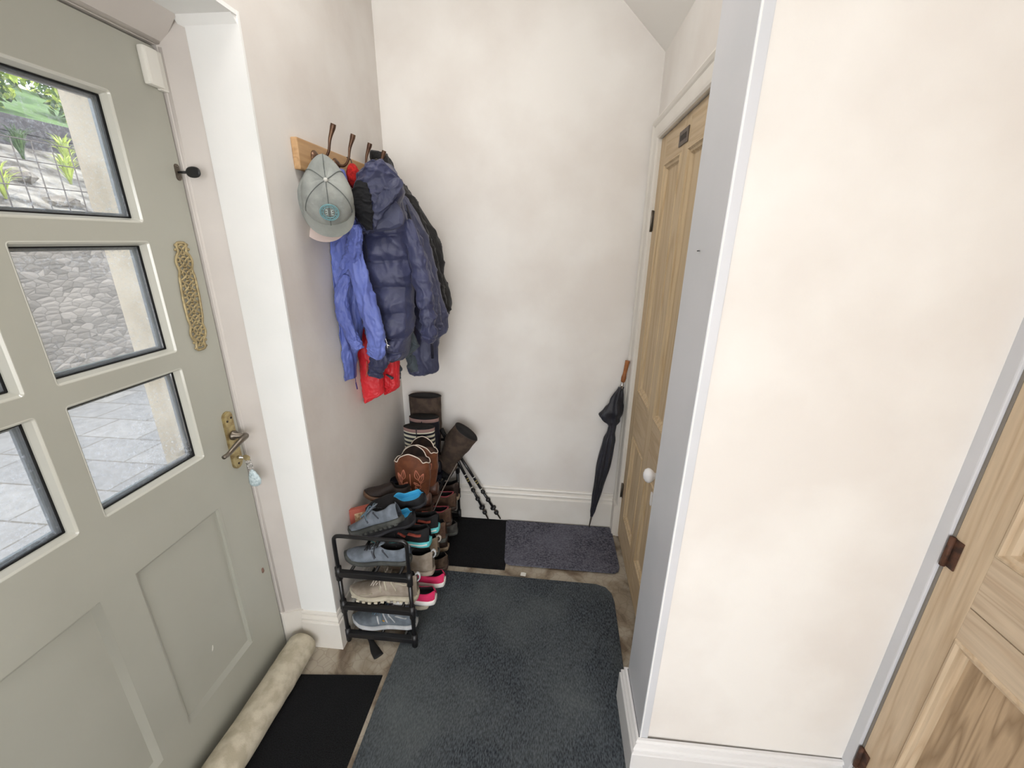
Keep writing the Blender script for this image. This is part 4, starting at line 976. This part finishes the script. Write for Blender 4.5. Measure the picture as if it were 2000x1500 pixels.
# ------------------------------------------------------------------ boots
def boot(label, loc, rz, ht, mf_, ms, msole, mlin, shaft_w=.078, shaft_d=.050, scallop=0, band=None, name='boot', top_flare=1.0, L=.27, stripes=None, cuff=None, trim=None, emb=None, lean=(0,0), pull=None, slump=0, heel=.03, group=None):
    t = thing(name, label, 'boot', loc, (lean[0],lean[1],rz), group or 'boots standing on the rack top tier')
    # foot
    bm = NB(); R = []
    Wt = [(0,.020),(.05,.030),(.2,.034),(.4,.032),(.68,.045),(.86,.036),(.96,.016),(1,.004)]
    for s in [0,.03,.08,.16,.26,.36,.46,.56,.66,.76,.86,.93,.98,1.0]:
        w = lk(Wt,s); base = heel*max(0,1-s/.5)**.8*.6+.012; h = lk([(0,.10),(.3,.105),(.46,.085),(.6,.062),(.8,.046),(.95,.032),(1,.022)],s)+.0
        R.append([Vector((s*L, w*cos(a)*(1 if sin(a) < .2 else 1-.15*sin(a)), base+(h-base)*(.5+.5*sin(a)))) for a in [2*pi*k/20 for k in range(20)]])
    rings(bm, R); obj('foot', bm, mf_, t, sub=1)
    bm = NB(); R = []
    for s in [0,.02,.08,.2,.32,.5,.64,.78,.9,.97,1.0]:
        w = lk(Wt,s)*1.06+.002; base = (0 if s < .28 else heel*.0)
        zt = heel*max(0,1-s/.5)**.8*.6+.014; zb = 0 if s < .28 else (.004 if s < .5 else 0)
        if .28 < s < .55: zb = zt-.010
        R.append([Vector((s*L*1.01-.002, x, z)) for x,z in ((-w,zb),(-w,zt),(w,zt),(w,zb))])
    rings(bm, R, cap=True); obj('sole', bm, msole, t, smooth=False)
    # shaft : outer and inner wall with thickness
    n = 44; seg = 48; cx = .080; out = []; inn = []
    def topz(a):
        if not scallop: return ht
        c_ = abs(cos(a)); s_ = abs(sin(a))
        return ht - scallop*(1-s_)**.9*0 - scallop*(c_**2.2) + scallop*.22*max(0,cos(a*2+pi))**2 if False else ht - scallop*c_**1.6 - scallop*.25*max(0,1-abs(abs(c_)-.72)/.16)
    for k in range(n+1):
        f = k/n; ro = []; ri = []
        for j in range(seg):
            a = 2*pi*j/seg; zt = topz(a); z = .085+(zt-.085)*f
            g = (.62+.38*min(1,f/.55)**.8)*(1+(top_flare-1)*f); d = (.72+.28*min(1,f/.5))
            wr = 1+.025*noise.noise(Vector((cos(a)*2,sin(a)*2,z*22+loc[1]*9)))+slump*noise.noise(Vector((cos(a)*1.2,sin(a)*1.2+3,z*14)))
            x = cx+cos(a)*shaft_w*g*wr-(.012*(1-min(1,f*2))); y = sin(a)*shaft_d*d*wr
            ro.append(Vector((x,y,z))); ri.append(Vector((cx+(x-cx)*.94, y*.92, z-.0003 if k == n else z)))
        out.append(ro); inn.append(ri)
    bm = NB()
    def mfn(i,j):
        if cuff and i >= n-3: return 2
        if stripes and i > 3: return 3 if (i % 4 < 2) else 0
        return 0
    rings(bm, out+[inn[-1]], cap=False, mfn=lambda i,j: 1 if i >= n else mfn(i,j)); rings(bm, inn[2:][::-1], cap=True, mi=1)
    sh = obj('shaft', bm, [ms, mlin, cuff or ms, stripes or ms], t)
    if trim:
        bm = NB(); P = [out[-1][j]+Vector((0,0,.001)) for j in range(seg)]; tube(bm, P+[P[0]], .0022, seg=6, n=seg*2, closed=True, up=(0,0,1)); obj('top_trim', bm, trim, sh)
    if emb:
        bm = NB()
        for sd in (1,):  # leaves fanned over the side facing the hall
            for side in (-1,1):
                for q in range(2):
                    for (ox,oz,ln,an) in ((.038,.19,.055,100),(.042,.175,.050,70),(.040,.155,.040,45),(.038,.16,.030,140),(.036,.14,.034,20),(.030,.13,.03,110)):
                        ca, sa = cos(RAD(an)), sin(RAD(an)); P = []
                        for u_,v_ in ((0,0),(.35,.20),(.7,.16),(1,0),(.7,-.10),(.35,-.14),(0,0)):
                            lx = (ox+ln*(u_*ca-v_*sa))*side; lz = oz+ln*(u_*sa+v_*ca)
                            f = min(1,max(0,(lz-.085)/(ht-.085))); g = (.62+.38*min(1,f/.55)**.8); dd = (.72+.28*min(1,f/.5))
                            c_ = max(-.97,min(.97,lx/(shaft_w*g))); yy = (1 if q else -1)*math.sqrt(1-c_*c_)*shaft_d*dd
                            P.append(Vector((cx+lx, yy*1.05, lz)))
                        tube(bm, P, .0023, seg=5, n=24, up=(0,1,0))
                        tube(bm, [P[0], (P[2]+P[4])/2, P[3]], .0018, seg=5, n=8)
        for q in (-1,1):
            tube(bm, [Vector((cx,q*shaft_d*.80,.09)),Vector((cx,q*shaft_d*1.03,.15)),Vector((cx,q*shaft_d*1.03,ht-.10))], .0022, seg=6, n=10)
        obj('embroidery', bm, emb, sh)
    if pull:
        for q in (-1,1):
            bm = NB(); tube(bm, [(cx,q*shaft_d*1.01,ht-.045),(cx,q*shaft_d*1.05,ht-.01),(cx,q*shaft_d*1.0,ht+.002),(cx,q*shaft_d*.9,ht-.03)], [.006,.006], seg=8, n=12, flat=.3, up=(1,0,0)); obj('pull_strap', bm, pull, sh)
    return t
COW = SU('cowboy_brown_leather',(96,54,34),(112,66,42),.45); COWD = SU('cowboy_foot_leather',(70,42,30),(88,54,38),.45); EMB = mat('salmon_stitch',(186,118,94),.7); TRIMW = mat('cream_piping',(222,210,196),.6)
DRK = SU('boot_inside_brown',(62,42,34),(78,54,42))
ZT = .372
boot('brown embroidered cowboy boot with scalloped cream-trimmed top, the nearer', (-.540,1.655,ZT), WEST+.03, .325, COWD, COW, DRK, DRK, shaft_w=.084, shaft_d=.045, scallop=.060, trim=TRIMW, emb=EMB, name='cowboy_boot', pull=None)
boot('brown cowboy boot behind its embroidered pair', (-.530,1.750,ZT), WEST+.03, .325, COWD, COW, DRK, DRK, shaft_w=.084, shaft_d=.045, scallop=.060, trim=TRIMW, emb=EMB, name='cowboy_boot', pull=None)
NAVYR = mat('navy_rubber',(26,28,40),.35); CRST = mat('cream_stripe',(214,212,190),.4); MAUVE = mat('mauve_cuff',(140,112,106),.8)
boot('navy and cream striped welly with mauve cuff, the nearer', (-.570,1.865,ZT), WEST, .345, NAVYR, NAVYR, NAVYR, S_LIN, shaft_w=.080, shaft_d=.042, stripes=CRST, cuff=MAUVE, name='welly_boot', pull=NAVYR)
boot('striped welly with mauve cuff tucked behind its pair', (-.570,1.955,ZT), WEST, .360, NAVYR, NAVYR, NAVYR, S_LIN, shaft_w=.080, shaft_d=.042, stripes=None, cuff=MAUVE, name='welly_boot')
TALL = SU('brown_grey_suede_tall',(58,46,38),(78,64,54),.9)
boot('tall dark brown suede boot standing in the corner', (-.590,2.050,ZT), WEST, .440, TALL, TALL, S_LIN, S_LIN, shaft_w=.084, shaft_d=.048, name='tall_boot', top_flare=1.05, trim=S_DKBR)
boot('tall dark brown suede boot flopped over to the right at the back', (-.540,1.995,ZT-.03), WEST-.15, .310, TALL, TALL, S_LIN, S_LIN, shaft_w=.072, shaft_d=.045, name='tall_boot', lean=(0,RAD(-34)), slump=.1, trim=S_DKBR)
# ------------------------------------------------------------------ hiking poles
def pole(label, a, b):
    a, b = Vector(a), Vector(b); d = (b-a); t = thing('hiking_pole', label, 'hiking pole', b, group='hiking poles leaning on the rack'); o_ = b
    def P(f): return a+d*f
    bm = NB(); tube(bm, [P(0),P(.12)], [.013,.012], seg=10); tube(bm, [P(.12),P(.2)], [.012,.009], seg=10); obj('grip', shift(bm,o_), RUBBER, t)
    bm = NB(); tube(bm, [P(.02),P(.06)+Vector((.02,-.02,0)),P(.16)+Vector((.03,-.02,0)),P(.1)], .003, seg=6, n=14, flat=.4); obj('wrist_strap', shift(bm,o_), BLACKP, t)
    bm = NB(); tube(bm, [P(.2),P(.62)], .0085, seg=10); tube(bm, [P(.62),P(.88)], .0075, seg=10); obj('shaft', shift(bm,o_), BLACKT, t)
    bm = NB()
    for f in (.52,.545): tube(bm, [P(f),P(f+.010)], .0089, seg=10)
    obj('yellow_mark', shift(bm,o_), mat('yellow_print',(150,136,84),.5), t)
    bm = NB()
    for f in (.48,.62): tube(bm, [P(f),P(f+.006)], .0092, seg=10)
    obj('white_band', shift(bm,o_), WHITEP, t)
    bm = NB()
    for f,r in ((.66,.013),(.76,.014),(.86,.018),(.92,.014)):
        lathe(bm, [(.006,-.012),(r,-.006),(r,.004),(.006,.014)], P(f), d, 12)
    obj('lock_collar', shift(bm,o_), BLACKP, t)
    bm = NB(); tube(bm, [P(.88),P(1.0)], [.006,.004], seg=8); obj('tip', shift(bm,o_), DARKM, t)
pole('black hiking pole leaning from the rack, its tip nearer the big mat', at(862,838,2.04), Vector((-.335,2.085,.020)))
pole('black hiking pole leaning from the rack, its tip nearer the mauve mat', at(872,850,2.07), Vector((-.262,2.095,.020)))
# thin walking stick / lace cord
bm = NB(); tube(bm, [at(893,905,1.78),at(868,950,1.72),at(846,1000,1.62)], .0026, seg=6, n=8); tube(bm, [at(846,1000,1.62),at(838,1022,1.60),at(846,1052,1.58)], .0012, seg=5, n=8)
tag(obj('cord', bm, mat('grey_cord',(112,104,98),.7)), 'thin grey cord strung diagonally across the shoes at the rack side', 'cord')

# ------------------------------------------------------------------ umbrella
ut, uh = Vector((.268,2.085,.016)), Vector((.386,2.088,1.00))
t = thing('umbrella', 'furled black umbrella with wooden handle leaning in the back corner', 'umbrella', ut)
du = uh-ut
def UP(f): return ut+du*f
bm = NB(); tube(bm, [UP(0),UP(.12)], [.0035,.006], seg=10); obj('ferrule', shift(bm,ut), STEEL, t)
bm = NB(); C = [UP(f) for f in [.075+.62*k/60 for k in range(61)]]; R = []
for i,c in enumerate(C):
    f = i/60
    r = lk([(0,.007),(.08,.014),(.3,.023),(.6,.034),(.82,.030),(.9,.020),(1,.018)], f)
    R.append([c+Vector((cos(a)*r*(1+.16*sin(8*a+f*7)),min(.030,sin(a)*r*(1+.16*sin(8*a+f*7))),0)) for a in [2*pi*j/48 for j in range(48)]])
rings(bm, R); obj('furled_canopy', shift(bm,ut), fabric('umbrella_black',(20,21,30),(34,35,46),.5), t)
bm = NB(); R = []; C = [UP(f) for f in [.66+.235*k/30 for k in range(31)]]
for i,c in enumerate(C):
    f = i/30; r = lk([(0,.016),(.18,.034),(.42,.044),(.7,.030),(1,.013)], f); off = Vector((-.012*sin(f*pi),0,0))
    ring = []
    for a in [2*pi*j/40 for j in range(40)]:
        k = 1+.22*sin(5*a+f*5)+.2*noise.noise(Vector((cos(a)*2,sin(a)*2,f*6)))
        if cos(a) < -.75: k *= 1+.75*math.exp(-((f-.26)/.12)**2)
        p = c+off+Vector((cos(a)*r*k, sin(a)*r*k*.75, 0)); p.y = min(p.y, YB-.006); p.x = min(p.x,.393); ring.append(p)
    R.append(ring)
rings(bm, R); obj('gathered_cloth', shift(bm,ut), MATS['umbrella_black'], t)
bm = NB(); tube(bm, [UP(.88),UP(.93)], [.010,.008], seg=12); tube(bm, [UP(.72),UP(.93)], .004, seg=8); obj('chrome_collar', shift(bm,ut), CHROME, t)
bm = NB(); tube(bm, [UP(.925),UP(.96),UP(1.0),UP(1.04)], [.011,.013,.0095,.010,.011,.012], seg=14, n=14); obj('handle', shift(bm,ut), mat('varnished_wood',(168,106,56),.3,rgb2=(140,84,42),scale=20), t)
#@@OUTSIDE
# ------------------------------------------------------------------ outside
PAVE = None
def paving():
    m = bpy.data.materials.new('stone_paving'); m.use_nodes = True; n = m.node_tree.nodes; L = m.node_tree.links
    p = n['Principled BSDF']; p.inputs['Roughness'].default_value = .9; tc = n.new('ShaderNodeTexCoord')
    b = n.new('ShaderNodeTexBrick'); b.inputs['Scale'].default_value = 1.6; b.inputs['Color1'].default_value = lin((150,149,146)); b.inputs['Color2'].default_value = lin((132,132,131)); b.inputs['Mortar'].default_value = lin((112,108,100))
    b.inputs['Mortar Size'].default_value = .012; b.inputs['Brick Width'].default_value = .9; b.inputs['Row Height'].default_value = .6
    L.new(tc.outputs['Object'], b.inputs['Vector'])
    z = n.new('ShaderNodeTexNoise'); z.inputs['Scale'].default_value = 14; z.inputs['Detail'].default_value = 8; L.new(tc.outputs['Object'], z.inputs['Vector'])
    mx = n.new('ShaderNodeMixRGB'); mx.blend_type = 'MULTIPLY'; mx.inputs[0].default_value = .5; L.new(b.outputs[0], mx.inputs[1]); L.new(z.outputs[0], mx.inputs[2])
    L.new(mx.outputs[0], p.inputs['Base Color']); return m
def rubble():
    m = bpy.data.materials.new('rubble_stone_wall'); m.use_nodes = True; n = m.node_tree.nodes; L = m.node_tree.links
    p = n['Principled BSDF']; p.inputs['Roughness'].default_value = .95; tc = n.new('ShaderNodeTexCoord'); mp = n.new('ShaderNodeMapping'); mp.inputs['Scale'].default_value = (1,1,2.2); L.new(tc.outputs['Object'], mp.inputs[0])
    v = n.new('ShaderNodeTexVoronoi'); v.inputs['Scale'].default_value = 8; L.new(mp.outputs[0], v.inputs['Vector'])
    e = n.new('ShaderNodeTexVoronoi'); e.inputs['Scale'].default_value = 8; e.feature = 'DISTANCE_TO_EDGE'; L.new(mp.outputs[0], e.inputs['Vector'])
    c = n.new('ShaderNodeValToRGB'); c.color_ramp.elements[0].color = lin((92,88,82)); c.color_ramp.elements[1].color = lin((136,130,122)); L.new(v.outputs['Color'], c.inputs[0])
    k = n.new('ShaderNodeValToRGB'); k.color_ramp.elements[0].color = (.55,.55,.55,1); k.color_ramp.elements[1].position = .05; L.new(e.outputs[0], k.inputs[0])
    mx = n.new('ShaderNodeMixRGB'); mx.blend_type = 'MULTIPLY'; mx.inputs[0].default_value = 1; L.new(c.outputs[0], mx.inputs[1]); L.new(k.outputs[0], mx.inputs[2]); L.new(mx.outputs[0], p.inputs['Base Color'])
    bp = n.new('ShaderNodeBump'); bp.inputs['Distance'].default_value = .015; L.new(e.outputs[0], bp.inputs['Height']); L.new(bp.outputs[0], p.inputs['Normal']); return m
bm = NB(); box(bm, -5.5, XO, -8, 14, -.35, -.1); struct('ground', bm, paving(), 'pale stone paving outside the front door', 'paving')
bm = NB(); box(bm, -6.0, -5.5, -6, 14, -.2, 1.46); struct('garden_wall', bm, rubble(), 'rubble stone retaining wall across the path outside', 'garden wall')
bm = NB(); prism(bm, [(-5.6,-6,1.40),(-8.6,-6,2.95),(-8.6,-6,.5),(-5.6,-6,.5)], (0,20,0)); struct('garden_bank', bm, mat('rockery_soil',(80,76,70),.95,rgb2=(150,146,138),scale=3,bump=1,bscale=8,bdist=.08), 'stony planted bank above the retaining wall', 'bank')
bm = NB()
for k in range(2): box(bm, -8.85,-8.6, -6, 14, 2.9+k*.26, 3.15+k*.26, bev=.01)
tag(obj('sleeper_wall', bm, mat('dark_sleeper',(50,48,52),.85,rgb2=(70,66,68),scale=12)), 'dark timber sleeper wall holding up the lawn outside', 'sleeper wall')
bm = NB(); prism(bm, [(-8.8,-8,3.40),(-17,-8,6.0),(-17,-8,0),(-8.8,-8,0)], (0,30,0)); struct('lawn', bm, mat('lawn_green',(84,112,66),.95,rgb2=(104,132,82),scale=5,bump=.5,bscale=60), 'green sloping lawn above the sleeper wall', 'lawn')
bm = NB()
for k in range(60):
    y = 1+k*.18; tube(bm, [(-5.52,y,1.44),(-5.52,y,2.55)], .006, seg=5)
for z in (1.6,1.85,2.1,2.35,2.55): tube(bm, [(-5.52,.9,z),(-5.52,11.8,z)], .006, seg=5)
tag(obj('wire_fence', bm, mat('rusty_wire',(84,78,74),.7,.3)), 'thin metal bar fence on top of the retaining wall outside', 'fence')
LEAFY = [mat('leaf_yellow_green',(150,170,70),.7,rgb2=(186,198,100),scale=3), mat('leaf_dark_green',(52,78,40),.7,rgb2=(84,112,56),scale=3)]
def foliage(bm, c, rad, n, size, seed, rnd):
    for k in range(n):
        v = Vector((rnd.gauss(0,1),rnd.gauss(0,1),rnd.gauss(0,1))).normalized()*(rnd.random()**.4)
        p = Vector(c)+Vector((v.x*rad[0],v.y*rad[1],v.z*rad[2])); a = Vector((rnd.uniform(-1,1),rnd.uniform(-1,1),rnd.uniform(-1,1))).normalized()*size; b = a.cross(Vector((rnd.uniform(-1,1),rnd.uniform(-1,1),rnd.uniform(-1,1)))).normalized()*size*.45
        f = bm.faces.new([bm.verts.new(q) for q in (p-a, p+b, p+a, p-b)]); f.material_index = 0 if rnd.random() < .6 else 1
rnd = random.Random(3)
BK = mat('bark',(74,62,50),.9)
for lab,(x,y,z),rad,n,hgt in (('broad yellow-green tree over the lawn, leftmost',(-13.5,8.0,7.2),(2.6,2.6,1.6),5200,2.4),('leafy shrub rising beside the cream jamb',(-9.6,9.3,4.9),(1.1,1.2,1.4),3600,.9),('bushy shrub low against the sleeper wall by the jamb',(-9.6,6.9,4.2),(.6,.8,.6),1600,.4),('dark green tree behind the lawn, upper right',(-15,14.8,7.6),(3,3,2.4),5200,2.6)):
    t = thing('garden_shrub', lab, 'shrub', (x,y,z-rad[2]-hgt*.6), group='trees and shrubs outside')
    bm = NB(); foliage(bm, (x,y,z), rad, n, .085 if rad[0] < 2 else .13, 1, rnd); obj('foliage', shift(bm,t.location), LEAFY, t)
    bm = NB(); tube(bm, [(x,y,z-rad[2]-hgt),(x+.1,y,z-rad[2]*.5),(x,y+.1,z)], [.12,.08,.05], seg=8, n=8); obj('trunk', shift(bm,t.location), BK, t)
CELLS = [(i,j) for i in range(4) for j in range(9)]; rnd.shuffle(CELLS)
for k in range(24):
    x = -6.15-CELLS[k][0]*.66+rnd.uniform(-.03,.03); y = 3.0+CELLS[k][1]*.66+rnd.uniform(-.03,.03); z = 1.42+(-5.6-x)*.517+.02
    bm = NB()
    for j in range(46):
        a = rnd.uniform(0,2*pi); r = rnd.uniform(.08,.27); h = rnd.uniform(.22,.5); w = .016
        P = [Vector((0,0,-.03)),Vector((cos(a)*r*.4,sin(a)*r*.4,h*.7)),Vector((cos(a)*r,sin(a)*r,h*rnd.uniform(.7,1)))]
        tube(bm, P, [w,w*.9,.002], seg=4, n=4, flat=.25)
    o_ = obj('strappy_plant', bm, LEAFY[0] if k%3 else LEAFY[1], loc=(x,y,z)); tag(o_, 'strap-leaved plant among the stones of the outside bank', 'plant', 'strappy plants on the bank outside')
for k in range(12):
    x = -6.15-CELLS[24+k][0]*.66+rnd.uniform(-.03,.03); y = 3.0+CELLS[24+k][1]*.66+rnd.uniform(-.03,.03); z = 1.42+(-5.6-x)*.517; bm = NB(); bmesh.ops.create_icosphere(bm, subdivisions=2, radius=1)
    s_ = (rnd.uniform(.12,.3),rnd.uniform(.12,.3),rnd.uniform(.08,.2))
    for v in bm.verts: v.co = Vector((v.co.x*s_[0],v.co.y*s_[1],v.co.z*s_[2]))*(1+.55*noise.noise(v.co*1.9+Vector((k,0,0))))
    tag(obj('rockery_stone', bm, mat('pale_stone',(140,134,124),.95,rgb2=(104,98,90),scale=6), loc=(x,y,z)), 'pale rough stone set in the planted bank outside', 'stone', 'rockery stones on the bank outside')
